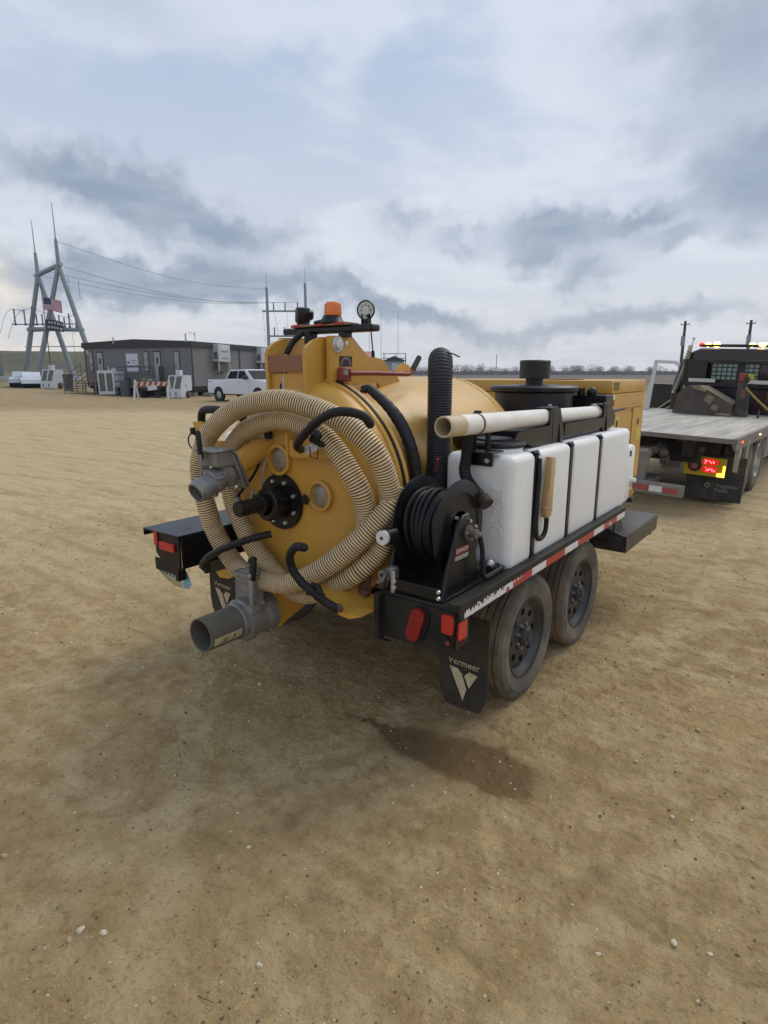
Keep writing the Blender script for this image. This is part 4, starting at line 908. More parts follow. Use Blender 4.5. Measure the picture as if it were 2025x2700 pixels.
b = MB(); b.cyl((.31, .47, 2.13), (.315, .48, 2.02), .004, n=6); b.cyl((.315, .48, 2.02), (.316, .482, 1.985), .009, n=8); b.obj('whip_antenna', BLK, LB)

# ================================================================ things carried on the trailer
# corrugated suction hose, two loops over the door hooks
hp = [(.725, .17, 1.367), (.715, .15, 1.333), (.701, .10, 1.266), (.624, .02, 1.149), (.508, -.05, 1.025), (.371, -.09, .923), (.209, -.10, .843), (.053, -.085, .815), (-.127, -.07, .804), (-.246, -.07, .855), (-.331, -.085, .951), (-.383, -.10, 1.053), (-.402, -.12, 1.17), (-.419, -.13, 1.271), (-.43, -.13, 1.394), (-.379, -.12, 1.538),
      (-.264, -.11, 1.647), (-.091, -.10, 1.733), (.16, -.08, 1.774), (.351, -.05, 1.746), (.497, -.02, 1.695), (.610, .015, 1.618), (.679, .05, 1.526), (.700, .09, 1.42), (.700, .12, 1.318), (.684, .13, 1.181), (.650, .10, 1.06), (.564, .02, .943), (.406, -.01, .84), (.295, -.02, .785), (.177, -.01, .765), (.047, .0, .80), (-.08, .0, .89),
      (-.194, .0, .987), (-.278, .0, 1.113), (-.325, .0, 1.20), (-.353, .0, 1.343), (-.336, .0, 1.448), (-.241, .0, 1.557), (-.116, .0, 1.628), (.082, .0, 1.672), (.237, .0, 1.655), (.371, .0, 1.613), (.467, .01, 1.531), (.537, .02, 1.439), (.580, .045, 1.345), (.583, .08, 1.235), (.565, .10, 1.13)]
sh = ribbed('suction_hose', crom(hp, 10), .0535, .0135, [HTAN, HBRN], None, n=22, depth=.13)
tag(sh, 'tan ribbed suction hose coiled in loops on the yellow tank door', 'hose')
# white plastic wand tube lying in the rack
wt = thing('wand_tube', 'white plastic pipe with a tan stained end lying along the top of the white tank', 'pipe', (.98, .13, 1.672), 0, world=True)
def wp(y): return Vector((.98, y, 1.672-(y-.13)*.0193))
d_ = (wp(2.2)-wp(.13)).normalized()
b = MB(); b.lathe([(.0485, .14), (.0485, 1.17), (.0455, 1.18), (.0455, 2.08), (.03, 2.085), (0, 2.085)], wp(.13), d_, 36); b.obj('tube', PVC, wt)
b = MB(); b.lathe([(.040, .25), (.040, 0), (.0465, 0), (.0475, .002), (.0475, .128), (.0495, .132), (.0495, .139), (.048, .14)], wp(.13), d_, 36); b.obj('tube_end', PVCT, wt)
b = MB(); b.lathe([(.0486, .29), (.0515, .292), (.0515, .305), (.0486, .308)], wp(.13), d_, 36); b.obj('coupling_ring', mat('brown_stained_ring', '6f5533', .7, var=.3), wt)
b = MB(); b.lathe([(.047, 1.995), (.052, 2.0), (.052, 2.02), (.047, 2.025)], wp(.13), d_, 24); b.box(wp(2.14)+Vector((0, 0, .05)), (.03, .03, .02), .004); b.obj('hose_clamp', STEEL, wt)
# tan spray gun hanging on its black hose beside the tank
sg = thing('spray_gun', 'tan spray gun handle hanging on a loop of black hose beside the white tank', 'spray gun', (1.15, .95, 1.05), 0, world=True)
b = MB(); b.prism([(.930, 1.468), (.985, 1.462), (.985, 1.40), (.975, 1.30), (.978, 1.22), (.985, 1.16), (.965, 1.135), (.915, 1.135), (.905, 1.17), (.925, 1.30), (.930, 1.40)], 'x', 1.136, 1.172)
bmesh.ops.bevel(b.bm, geom=list(b.bm.edges), offset=.006, segments=2, profile=.5, affect='EDGES'); b.bb(1.14, 1.168, .90, .97, 1.185, 1.20, .004); b.obj('handle', TANP, sg)
b = MB(); b.prism([(.988, 1.455), (.998, 1.44), (1.000, 1.36), (.990, 1.33), (.992, 1.28), (.986, 1.24), (.984, 1.40)], 'x', 1.142, 1.166); b.obj('trigger', mat('dark_brown_trigger', '3a2a18', .6), sg)
b = MB(); b.tube(crom([(1.152, .95, 1.145), (1.152, .955, 1.09), (1.150, .945, 1.045), (1.145, .91, 1.02), (1.14, .87, 1.03), (1.135, .855, 1.08), (1.13, .86, 1.20), (1.13, .87, 1.35), (1.12, .885, 1.46)], 6), .0135, 10); b.obj('hose', RUB, sg)
# ================================================================ FLATBED TOW TRUCK (own frame: x=0 right bed edge, y=0 bed tail, forward +y)
TT = thing('tow_truck', 'dark flatbed tow truck with amber roof lights on and its white cab door open', 'tow truck', (1.28, 6.96, 0)); TT.rotation_euler = (0, .035, -.05)
def tp(b, name, mats, parent=None, **k): return b.obj(name, mats, parent or TT, **k)
DECK = mat('worn_aluminium_deck', 'b0aca4', .5, metal=.25, var=.3, vscale=3, dust=.6, dcol=lin('7d7264'), dscale=2.2, stretch=(2.2, .22, 1))
GREY = mat('grey_truck_paint', '6a6e70', .45, var=.1, dust=.3); TBLK = mat('tow_black', '14151a', .3, var=.2, dust=.1); MAR = mat('maroon_paint', '1f0b0d', .22, var=.1, coat=.5)
for k in range(9):
    b = MB(); x0 = -2.55+.283*k; b.bb(x0+.004, x0+.279, .0, 5.35, 1.015, 1.05+.0012*(k % 3), .002); tp(b, 'deck_plank', DECK)
b = MB(); b.prism([(-.06, 1.052), (.012, 1.056), (.012, .90), (-.01, .90), (-.06, 1.0)], 'y', .0, 5.35); b.bb(-2.62, .0, -.03, -.001, .985, 1.052, .006); b.bb(-2.62, -2.555, 0, 5.35, .90, 1.056, .004); tp(b, 'bed_rail', mat('dull_grey_rail', '77736f', .5, metal=.3, var=.2, dust=.3))
b = MB(); 
for x in (-1.9, -.65): b.bb(x-.06, x+.06, .3, 7.5, .72, .95, .004); b.bb(x-.05, x+.05, .02, 5.3, .955, 1.012, .004)
for y in (.25, 1.2, 2.4, 3.6, 4.8): b.bb(-2.5, -.1, y-.03, y+.03, .955, 1.013)
b.bb(-2.1, -.5, .55, .75, .60, .90, .01); b.bb(-2.45, -.1, 1.5, 4.6, .60, .94, .02)
tp(b, 'truck_frame', mat('oily_frame', '1b1a19', .6, var=.3, dust=.3))
for y, l in ((.35, 'red'), (1.75, 'amber')):
    b = MB(); b.bb(.0125, .022, y, y+.07, .975, 1.0, .002); tp(b, 'side_marker', mat('lit_'+l+'_marker', 'ff5040' if l == 'red' else 'ffd9a0', .3, var=0, emit='ff4030' if l == 'red' else 'ffcf90', es=4))
for k in range(9): b = MB(); b.bb(.0125, .0155, .55+.12*k, .565+.12*k, .95, 1.0); tp(b, 'rail_slot', mat('tan_stripe', '8d7a62', .6))
# wheel lift with red and white tape
b = MB(); b.bb(-1.35, -.46, -.42, -.30, .245, .405, .010, 2); b.bb(-1.30, -1.02, -.30, .62, .27, .36, .01); b.prism([(-1.22, .38), (-1.02, .38), (-.98, .80), (-1.28, .80)], 'y', -.29, -.20); b.bb(-1.26, -1.04, -.2, .9, .70, .82, .01)
FRED = mat('faded_red_tape', '9c4a4c', .5, var=.15, dust=.3)
sb = tp(b, 'wheel_lift', mat('scuffed_grey_steel', '817f7a', .5, metal=.2, var=.25, dust=.3))
for a, c_, mm in ((-1.10, -.90, FRED), (-.89, -.72, WHTT), (-.715, -.52, FRED)): b = MB(); b.bb(a, c_, -.4225, -.4205, .285, .365); b.obj('tape_strip', mm, sb)
LNK = mat('dull_linkage', '5b5b57', .6, metal=.3, var=.3, dust=.4)
for q in ((( -.98, .30, .82), (.12, .5, .10), (.3, 0, .4)), ((-1.22, .12, .55), (.2, .10, .22), (0, 0, 0)), ((-1.55, .25, .70), (.16, .2, .40), (0, .2, 0)), ((-1.9, .3, .78), (.5, .12, .12), (0, .1, 0)), ((-.51, .55, .815), (.08, .06, .07), (0, 0, 0))): b = MB(); b.box(q[0], q[1], .02, q[2], 2); tp(b, 'lift_linkage', LNK)
b = MB(); b.cyl((-.95, .2, .66), (-.85, .2, .66), .07, n=14); tp(b, 'pulley', LNK); b = MB(); b.cyl((-1.0, .05, .80), (-1.0, .35, .86), .05, n=12); tp(b, 'hydraulic_ram', LNK); b = MB(); b.cyl((-1.45, .10, .92), (-1.45, .5, .90), .09, n=14); tp(b, 'hydraulic_ram', LNK)
# lamp cluster, plate
b = MB(); b.bb(-.72, -.165, .585, .60, .43, .705, .003); cl_ = tp(b, 'lamp_panel', mat('yellow_lamp_panel', 'b9a21e', .4, var=.15, vscale=6, dust=.15))
b = MB(); b.lathe([(0, .575), (.09, .577), (.095, .584)], (-.575, 0, .57), 'y', 24); b.obj('tail_light', mat('dull_red_lamp', '5a2320', .4, var=.2), cl_)
b = MB(); b.prism(rrect(-.575, .57, .075, .08, .01), 'y', .569, .5745); b.obj('lamp_centre', mat('dusty_lamp_centre', '8a6a6a', .5), cl_)
for z in (.64, .53):
    b = MB(); b.prism(oval(-.37, z, .20, .082), 'y', .565, .584); t_ = b.obj('tail_light', mat('lit_red_lens', '8a0808', .3, var=.1, emit='ff1510', es=.7), cl_)
    b = MB(); rnd = random.Random(int(z*100))
    for k in range(16): b.ball((-.37+rnd.uniform(-.075, .075), .563, z+rnd.uniform(-.022, .022)), .0075, 1)
    b.obj('lit_diode', mat('lit_red_diode', 'ff7a80', .3, var=0, emit='ff5a66', es=5), t_)
b = MB(); b.bb(-.27, -.172, .578, .584, .438, .49, .002); b.bb(-.20, -.172, .578, .584, .49, .60, .002); b.obj('turn_lamp', mat('lit_amber_lamp', 'ffb040', .3, var=0, emit='ffa030', es=6), cl_)
b = MB(); b.bb(-1.04, -.74, .585, .595, .45, .64, .004); lp = tp(b, 'number_plate', mat('dull_number_plate', '83837d', .4, var=.15, dust=.3))
b = MB()
for k in range(7): b.bb(-1.0+.034*k, -.98+.034*k, .583, .5845, .50, .59)
b.obj('print', mat('plate_grey_print', '55564f', .5), lp)
b = MB(); b.bb(-.70, .06, .76, .772, .06, .72, .004); mf = tp(b, 'mud_flap', mat('grey_black_flap', '2e2f30', .6, var=.2, dust=.3))
GP = mat('grey_white_print', '8d8d8b', .6, var=.15)
text('Freightliner', .068, GP, mf, face((-.14, .7585, .285), (1, 0, 0), (0, 0, 1)), sx=.95)
text('Trucks', .068, GP, mf, face((-.22, .7585, .215), (1, 0, 0), (0, 0, 1)))
b = MB(); b.lathe([(.038, .757), (.022, .757)], (-.40, 0, .275), 'y', 24); b.lathe([(.038, .757), (.038, .7595)], (-.40, 0, .275), 'y', 24); b.obj('emblem', GP, mf)
b = MB(); b.bb(-.02, .02, .90, .94, .45, .98, .005); b.bb(-.12, -.04, .75, .80, .50, .90, .01); tp(b, 'flap_bracket', STEEL)
# dual wheels
def truck_wheel():
    w = MB(); o = (0, 0, 0)
    w.m(0).lathe([(.29, -.11), (.36, -.125), (.45, -.13), (.485, -.11), (.50, -.08), (.50, .08), (.485, .11), (.45, .13), (.36, .125), (.29, .11)], o, 'x', 44)
    for k in range(44):
        a = 2*math.pi*k/44
        for x in (-.06, .06): w.box((x, .502*math.cos(a), .502*math.sin(a)), (.09, .035, .014), 0, (a+math.pi/2, 0, 0))
    t = w.mesh('tyre', TYRE); r = MB(); r.lathe([(.29, .105), (.28, .12), (.27, .05), (.20, .02), (.10, .02), (.09, .09), (0, .09)], o, 'x', 32); return t, r.mesh('wheel', mat('polished_rim', 'b0b0ae', .3, metal=.6, var=.1, dust=.3))
tt, tr = truck_wheel()
for y in (1.36, 2.50, 7.3):
    for x in ((-.10, -.40, -2.10, -2.42) if y < 5 else (-.25, -2.25)):
        o = bpy.data.objects.new('wheel', tr); COL.objects.link(o); o.parent = TT; o.location = (x-.07, y, .50-.035*(-x)*.9); o.rotation_euler = (y, 0, 0 if x > -1.2 else math.pi)
        t_ = bpy.data.objects.new('tyre', tt); COL.objects.link(t_); t_.parent = o
b = MB(); b.prism([(.6, .72), (.75, 1.0), (1.1, 1.0), (1.14, .99), (1.14, .72)], 'x', -.02, .0) if False else b.bb(-.5, -.05, 3.1, 4.6, .45, .90, .02); tp(b, 'tool_box', GREY)
# headboard and cab
b = MB(); hb = [(-2.42, 1.06), (-2.42, 1.66), (-2.30, 1.95), (-2.08, 2.25), (-1.86, 2.36), (-.5, 2.36), (-.2, 2.2), (-.05, 1.06)]
fr = [(-1.86, 2.36), (-2.08, 2.25)]
b.prism([(-2.10, 1.06), (-2.10, 1.80), (-1.98, 2.10), (-1.86, 2.26), (-1.66, 2.32), (-.35, 2.32), (-.18, 2.26), (-.08, 2.1), (-.05, 1.06)], 'y', 6.10, 6.16) if False else None
b.bb(-2.10, -.05, 5.38, 5.43, 1.06, 1.55, .006)
for x in (-2.08, -1.62, -.82, -.07): b.bb(x-.03, x+.03, 5.37, 5.44, 1.06, 2.10 if x in (-2.08, -.07) else 1.75, .006)
b.bb(-2.10, -.05, 5.37, 5.44, 1.58, 1.66, .006); b.bb(-2.10, -.05, 5.37, 5.44, 2.06, 2.13, .006)
b.bb(-2.06, -1.66, 5.40, 5.42, 1.64, 2.08)
tp(b, 'headboard', TBLK)
STRP = mat('maroon_gloss_strip', '4a1216', .25, coat=.5)  # red stripe reflections put in as solid maroon strips
for k in range(7): x_ = -.66+.085*k; b = MB(); b.bb(x_, x_+.04, 5.345, 5.369, 1.10, 1.52, .004); tp(b, 'reflection_strip', STRP)
for k in range(2): x_ = -2.04+.20*k; b = MB(); b.tube([(x_, 5.34, 1.58), (x_+.03, 5.33, 1.40), (x_+.01, 5.33, 1.20), (x_+.06, 5.30, 1.07)], .014, 6); tp(b, 'chain', STEEL)
for x0, x1 in ((-1.97, -1.45), (-.86, -.30)): b = MB(); b.bb(x0, x1, 5.33, 5.369, 1.66, 1.735, .006); tp(b, 'white_lamp_bar', mat('cream_lamp_bar', 'cfc9c2', .4, var=.05))
b = MB(); cab = [(-2.36, .60), (-2.36, 1.55), (-2.26, 2.05), (-2.12, 2.26), (-1.9, 2.36), (-.5, 2.36), (-.28, 2.26), (-.14, 2.05), (-.04, 1.55), (-.04, .60)]
rows = []
for y, sx, dz in ((5.62, .97, -.02), (5.66, 1, 0), (7.1, 1, 0), (7.55, .96, -.10)): rows.append([((x+1.2)*sx-1.2, y, z+(dz if z > 1.5 else 0)) for x, z in cab])
b.grid(rows); b.raw([Vector(v) for v in rows[0]], [list(range(len(cab)))]); b.grid([[(x, y, z) for x, y, z in rows[-1]], [(-1.2+(x+1.2)*.95, y+.75, min(z, 1.55)) for x, y, z in rows[-1]], [(-1.2+(x+1.2)*.9, y+1.9, min(z, 1.40)) for x, y, z in rows[-1]]])
cb = tp(b, 'cab', MAR)
b = MB(); b.bb(-1.60, -.72, 5.605, 5.613, 1.72, 2.06, .01); rw = b.obj('rear_window', mat('pale_rear_glass', '9fbdb6', .15, var=.1), cb)
b = MB()
for k in range(10): b.bb(-1.60+.0978*k-.008, -1.60+.0978*k+.008, 5.585, 5.604, 1.71, 2.07)
for k in range(5): b.bb(-1.61, -.71, 5.575, 5.586, 1.72+.085*k-.010, 1.72+.085*k+.010)
b.bb(-1.12, -.97, 5.57, 5.60, 1.70, 2.08); b.obj('window_guard', TBLK, cb)
b = MB(); b.m(0).bb(-.90, -.78, 5.56, 5.57, 1.74, 1.86); tp(b, 'window_sticker', YLAB)
b = MB(); b.bb(-1.95, -.10, 5.75, 5.98, 2.40, 2.455, .01); b.bb(-1.86, -.20, 5.6, 5.72, 2.335, 2.352, .004); lb = tp(b, 'roof_light_bar', TBLK)
HOT = mat('lit_amber_strobe', 'ffc060', .3, var=0, emit='ffb34a', es=13); HOTR = mat('lit_red_strobe', 'ff3020', .3, var=0, emit='ff2a1c', es=3)
for x0, x1, mm in ((-1.98, -1.88, HOTR), (-1.86, -1.74, HOT), (-1.70, -1.56, HOT), (-1.02, -.90, HOT), (-.86, -.66, HOT), (-.62, -.4, HOT), (-.37, -.2, HOT)):
    b = MB(); b.ball(((x0+x1)/2, 5.85, 2.445), (x1-x0)/2, 2, (1.1, 1.4, .05/((x1-x0)/2) if x0 != -1.70 else .95)); b.obj('strobe', mm, lb)
b = MB(); b.bb(-1.86, -1.50, 5.58, 5.60, 2.34, 2.372, .004); b.bb(-.62, -.25, 5.58, 5.60, 2.34, 2.372, .004); b.obj('white_lamp', mat('cream_lamp_bar', 'cfc9c2'), lb)
# perforated exhaust stack / chrome guard left of the cab
b = MB()
b.m(0).tube([(-2.06, 5.50, 2.42), (-2.10, 5.50, 2.05), (-2.20, 5.50, 1.66), (-2.27, 5.48, 1.40)], .045, 12)
rnd = random.Random(3)
for k in range(30):
    t = k/29; c_ = Vector((-2.07, 5.455, 2.30)).lerp(Vector((-2.26, 5.43, 1.45)), t); b.m(1).box(c_+Vector(((.022 if k % 2 else -.022), -.012, 0)), (.026, .02, .024), .004, (0, .3, 0))
b.m(2).tube([(-2.04, 5.5, 2.42), (-2.02, 5.5, 2.55)], .012, 8); b.ball((-2.02, 5.5, 2.56), .03, 2)
tp(b, 'exhaust_guard', [mat('pale_chrome', 'b5b09a', .3, metal=.5, var=.2, dust=.3), BPRINT, mat('white_tip', 'd8c8c0', .4)])
# open door (white outside, black inside)
b = MB(); y = 7.2
b.m(0)
outer = [(-3.34, .76), (-3.30, 1.55), (-3.26, 2.12), (-2.74, 2.10), (-2.64, 2.0), (-2.50, 1.56), (-2.46, .82)]; hole = [(-3.225, 1.57), (-3.18, 2.035), (-2.78, 2.03), (-2.70, 1.97), (-2.56, 1.57)]
def ring(o_, i_, y0, y1):
    pass
b.prism([(-3.36, .76), (-3.32, 1.55), (-3.21, 1.55), (-3.24, .82)], 'y', y, y+.07); b.prism([(-3.30, 1.551), (-3.26, 2.12), (-3.185, 2.035), (-3.225, 1.551)], 'y', y, y+.06)
b.prism([(-3.26, 2.121), (-2.74, 2.10), (-2.79, 2.035), (-3.184, 2.036)], 'y', y, y+.06); b.prism([(-2.739, 2.10), (-2.64, 2.0), (-2.50, 1.551), (-2.57, 1.551), (-2.70, 1.97), (-2.789, 2.034)], 'y', y, y+.06)
b.prism([(-3.209, 1.549), (-2.50, 1.549), (-2.46, .82), (-3.259, .80)], 'y', y+.04, y+.075)
dr_ = tp(b, 'cab_door', mat('white_truck_paint', 'dcdcdd', .35, var=.05, dust=.15), label='white cab door standing open')
b = MB(); b.prism([(-3.205, 1.54), (-2.52, 1.53), (-2.48, .84), (-3.24, .82)], 'y', y-.01, y+.039); b.tube([(-3.12, y-.03, .93), (-2.9, y-.05, 1.08), (-2.62, y-.03, 1.28)], .015, 8); b.obj('door_lining', TBLK, dr_)
b = MB(); b.tube([(-3.05, y-.04, .90), (-2.80, y-.10, 1.10), (-2.50, y-.3, 1.32)], .020, 8); b.tube([(-2.95, y-.04, .88), (-2.7, y-.10, 1.02), (-2.45, y-.3, 1.22)], .014, 8); tp(b, 'grab_rail', mat('pale_chrome', 'b5b09a'))
b = MB(); b.bb(-3.52, -3.40, 7.9, 8.1, 1.05, 1.14, .02); b.bb(-3.5, -3.40, 7.9, 8.1, .85, .93, .02); tp(b, 'door_mirror', mat('white_truck_paint', 'c2c3c5'))
# digging bucket and a strapped winch post on the bed
bu = thing('digger_bucket', 'dirty grey steel digger bucket lying at the front of the tow truck bed', 'digger bucket', (1.28, 6.96, 0)); bu.rotation_euler = (0, .035, -.05)
BKT = mat('dirty_bucket_steel', '4f4842', .6, metal=.2, var=.3, vscale=4, dust=.7, dcol=lin('6a5b4b'), dscale=3, bump=.2, bscale=20)
b = MB(); b.prism([(-1.93, 1.057), (-1.86, 1.44), (-1.72, 1.60), (-1.48, 1.61), (-1.20, 1.47), (-.86, 1.28), (-.86, 1.10), (-.95, 1.062)], 'y', 4.25, 4.29); b.prism([(-1.90, 1.057), (-1.83, 1.42), (-1.70, 1.57), (-1.48, 1.58), (-1.20, 1.44), (-.9, 1.26), (-.9, 1.10)], 'y', 4.95, 4.99)
rows = [[(x, yy, z) for x, z in ((-.86, 1.28), (-1.20, 1.47), (-1.48, 1.61), (-1.72, 1.60), (-1.86, 1.44), (-1.93, 1.057))] for yy in (4.29, 4.6, 4.95)]; b.grid(rows); b.obj('shell', BKT, bu)
b = MB(); b.m(0).prism([(-1.62, 1.60), (-1.58, 1.545), (-1.36, 1.50), (-1.34, 1.545), (-1.46, 1.60)], 'y', 4.20, 4.249); b.box((-1.28, 4.235, 1.36), (.16, .03, .16), .02, (0, .5, 0)); b.box((-1.16, 4.235, 1.20), (.14, .03, .12), .02, (0, .3, 0)); b.box((-1.0, 4.22, 1.085), (.24, .04, .05), .01); b.obj('hardened_mud', mat('dry_mud', '85785f', .9, var=.2, bump=.3), bu)
wp_ = thing('winch_post', 'upright dark post with a yellow ratchet strap running to the bed edge', 'strap post', (1.28, 6.96, 0)); wp_.rotation_euler = (0, .035, -.05)
b = MB(); b.m(0).prism([(-.86, 1.057), (-.62, 1.057), (-.66, 1.45), (-.76, 1.86), (-.86, 1.86)], 'y', 4.45, 4.56); b.m(1).bb(-.80, -.70, 4.43, 4.449, 1.40, 1.58, .006); b.m(2).bb(-.86, -.76, 4.42, 4.449, 1.72, 1.88, .01); b.m(0).box((-.72, 4.48, 1.76), (.08, .08, .12), .02); b.m(0).bb(-.44, -.40, 4.3, 4.36, 1.06, 1.20, .004); b.obj('post', [mat('dark_post', '35332f', .6, var=.3, dust=.4), mat('dull_pink_paint', '6d4a3c', .6, var=.3), REDP], wp_)
b = MB(); b.tube([(-.72, 4.44, 1.60), (-.50, 4.40, 1.40), (-.10, 4.34, 1.07)], .022, 6); b.obj('strap', mat('yellow_strap', '8e8038', .7, var=.2), wp_)

# ================================================================ BACKGROUND: site office and yard
O = site(-14.18, 45.6, -.133); dl = (RT*-.9504+FW*.3111); dr = (RT*.3111+FW*.9504)
BD = thing('site_office', 'long grey modular site office with black roof edge and wall air units', 'office building', O, math.atan2(-dl.y, -dl.x)); BD.scale = (1.07, 1.07, 1.07)   # local +x = -dl (towards corner), so left wall spans x in [-9.3, 0]; local +y = dr
WALL = mat('grey_siding', '707274', .75, var=.06, vscale=1.2, bump=.15, bscale=4); FASC = mat('charcoal_fascia', '2b2e31', .6, var=.15); TRIM = mat('dark_trim', '2c2d30', .6)
def bp(b, name, mats, parent=None, **k): return b.obj(name, mats, parent or BD, **k)
zf = 1.0; zw = 3.70; LX = -9.2; RY = 24
npan = 8
for k in range(npan):
    b = MB(); x0 = LX+k*(-LX/npan); b.bb(x0+.008, x0-LX/npan-.008, 0, .10, zf, zw); bp(b, 'wall_panel', WALL)
b = MB(); b.bb(LX, 0, .012, .09, zf, zw-.01); b.bb(-.09, -.012, .1, RY, zf, zw-.01); b.bb(LX, LX+.1, .1, RY, zf, zw); b.bb(LX, 0, RY-.1, RY, zf, zw); bp(b, 'wall', mat('grey_siding_joint', '5d5e5d', .8))
for k in range(12):
    b = MB(); y0 = .1+k*(RY-.1)/12; b.bb(-.10, 0, y0+.008, y0+(RY-.1)/12-.008, zf, zw); bp(b, 'wall_panel', WALL)
b = MB(); b.prism([(LX-.12, 3.68), (LX-.12, 4.05), (-4.6, 4.25), (.12, 4.05), (.12, 3.68)], 'y', -.14, RY+.1); bp(b, 'roof', FASC)
b = MB(); b.bb(-.02, .03, -.03, .03, zf-.1, 3.70); b.bb(.001, .03, 6.05, 6.2, zf-.1, 3.70); b.bb(.001, .03, 12.2, 12.35, zf-.1, 3.7); b.bb(LX-.02, LX+.06, -.02, .02, zf-.1, 3.7); bp(b, 'corner_trim', TRIM)
b = MB(); b.bb(LX+.2, -.2, .25, RY-.3, .62, .99); b.bb(LX+.1, -.05, .05, .14, .80, .995); b.bb(-.14, -.05, .1, RY-.1, .80, .995); bp(b, 'floor_frame', mat('black_underframe', '1c1c1d', .7))
for y in (.5, 3.5, 6.5, 9.5):
    for x in (-.4, -3.2, -6, -8.8): b = MB(); b.bb(x-.2, x+.2, y-.2, y+.2, -.05, .61, .01); bp(b, 'block_pier', mat('concrete_block', '7b7974', .9, var=.1))
b = MB(); b.m(0)
for x0, x1, z0_, z1_ in ((-8.82, -8.52, 2.05, 3.38), (-3.98, -3.62, 2.05, 3.38), (-1.42, -1.03, 1.75, 3.36)):
    b = MB(); b.bb(x0-.06, x1+.06, -.03, -.002, z0_-.06, z1_+.06, .01); w_ = bp(b, 'window', TRIM); b = MB(); b.bb(x0, x1, -.038, -.031, z0_, z1_); b.obj('pane', mat('dull_window', '8d918f', .12, var=.25, vscale=3), w_)
for x0, x1 in ((-8.08, -7.62), (-3.10, -2.60)):
    b = MB(); b.bb(x0-.07, x1+.07, -.03, -.002, zf, 3.42, .01); w_ = bp(b, 'door', TRIM); b = MB(); b.bb(x0, x1, -.045, -.031, zf+.05, 3.34); b.obj('door_leaf', mat('pale_door', '9a9da0', .5, var=.06), w_); b = MB(); b.bb((x0+x1)/2-.07, (x0+x1)/2+.09, -.05, -.046, 2.55, 2.95); b.obj('door_window', mat('dark_glass', '23262a', .1), w_)
b = MB(); b.bb(-5.50, -4.48, -.05, -.002, 2.44, 3.27, .01); sn = bp(b, 'sign', mat('white_sign', 'c9cbd6', .5, var=.03))
b = MB(); b.m(0).lathe([(0, 0), (.09, 0)], (-5.32, -.054, 2.66), 'y', 16); b.m(1).bb(-5.15, -4.60, -.054, -.051, 2.76, 2.82); b.m(1).bb(-5.12, -4.68, -.054, -.051, 2.62, 2.67); b.obj('sign_print', [mat('navy_print', '3d4763', .5), mat('grey_print2', '8e94a6', .5)], sn)
b = MB(); b.bb(-5.48, -4.52, -.05, -.002, 2.02, 2.31, .01); bp(b, 'sign', mat('white_sign', 'c9cbd6'))
b = MB(); b.bb(-9.02, -8.80, -.05, -.002, 3.25, 3.55, .01); bp(b, 'sign', mat('pale_grey_sign', 'a9acac', .5))
for y0 in (2.45, 8.65):
    b = MB(); b.bb(.001, .55, y0, y0+1.55, 2.72, 3.95, .02); ac = bp(b, 'wall_air_unit', mat('pale_grey_metal', 'b3b9c0', .45, var=.05, dust=.1))
    b = MB()
    for z in (3.40, 2.92):
        for k in range(4): b.bb(.551, .556, y0+.35, y0+1.25, z+.03*k, z+.012+.03*k)
    b.bb(.10, .45, y0-.004, y0-.001, 2.9, 3.4); b.obj('louvre', mat('grey_louvre', '5f646a', .6), ac)
    b = MB(); b.bb(.551, .558, y0+.35, y0+1.2, 3.56, 3.86, .003); b.obj('name_plate', mat('white_sign', 'c9cbd6'), ac)
    b = MB(); 
    for yy in (y0+.06, y0+1.46): b.bb(.42, .50, yy, yy+.06, 2.0, 2.719); b.bb(.02, .50, yy, yy+.06, 2.0, 2.05)
    b.obj('bracket', mat('pale_grey_metal', 'b3b9c0'), ac)
    b = MB(); b.bb(.01, .35, y0+.16, y0+1.40, 2.02, 2.65, .01); b.obj('return_box', mat('brown_grille', '5a5650', .7, var=.2), ac)
for x, s_ in ((-6.4, .3), (-.3, .45)): b = MB(); b.cyl((x, -.12, 4.1), (x, -.12, 4.1+s_), .05, n=8); b.box((x, -.12, 4.05), (.14, .1, .16), .02); bp(b, 'roof_vent', mat('pale_vent', 'a8aaa8', .5))
b = MB(); b.tube([(.0, .5, 4.0), (.0, .5, 4.75)], .02, 6); b.tube([(-.5, .5, 4.70), (.1, .5, 4.45)], .018, 5); bp(b, 'roof_aerial', mat('grey_aerial', '7e8082', .5))
WOOD = mat('weathered_timber', '7d705c', .85, var=.25, vscale=5)
def bl(p): return BD.matrix_world @ Vector(p)
bpy.context.view_layer.update()
# timber deck with railing along the office
dk = thing('deck_railing', 'timber walkway with pipe railing in front of the grey office door', 'walkway', bl((-4.3, -.9, 0)), BD.rotation_euler.z); dk.scale = (1.07, 1.07, 1.07)
gz0 = -float(gz(*bl((-4.3, -.9, 0)).xy))*0
for k in range(8): b = MB(); b.bb(-2.0+.5*k, -2.0+.5*k+.48, -.75, .75, .93, 1.0); b.obj('deck_plank', WOOD, dk)
b = MB()
for x in (-1.3, 0, 1.3, 2.25): b.bb(x-.03, x+.03, -.74, -.68, 0, 2.35); b.bb(x-.05, x+.05, .6, .7, 0, .93)
for z in (2.32, 1.80, 1.35): b.bb(-1.35, 2.3, -.735, -.685, z-.035, z+.035)
b.obj('railing', mat('dark_pipe_rail', '47494a', .5, var=.1), dk)
def clutter(name, label, cat, p, size, m, bev=.02): 
    b = MB(); b.box((0, 0, size[2]/2), size, bev); o = b.obj(name, m, label=label, cat=cat); o.location = bl(p); o.rotation_euler = (0, 0, BD.rotation_euler.z); return o
clutter('cooler_box', 'dark red cooler box on the walkway under the white sign', 'cooler', (-5.0, -.7, 1.0), (.35, .3, .55), mat('dark_maroon', '4a2422', .6))
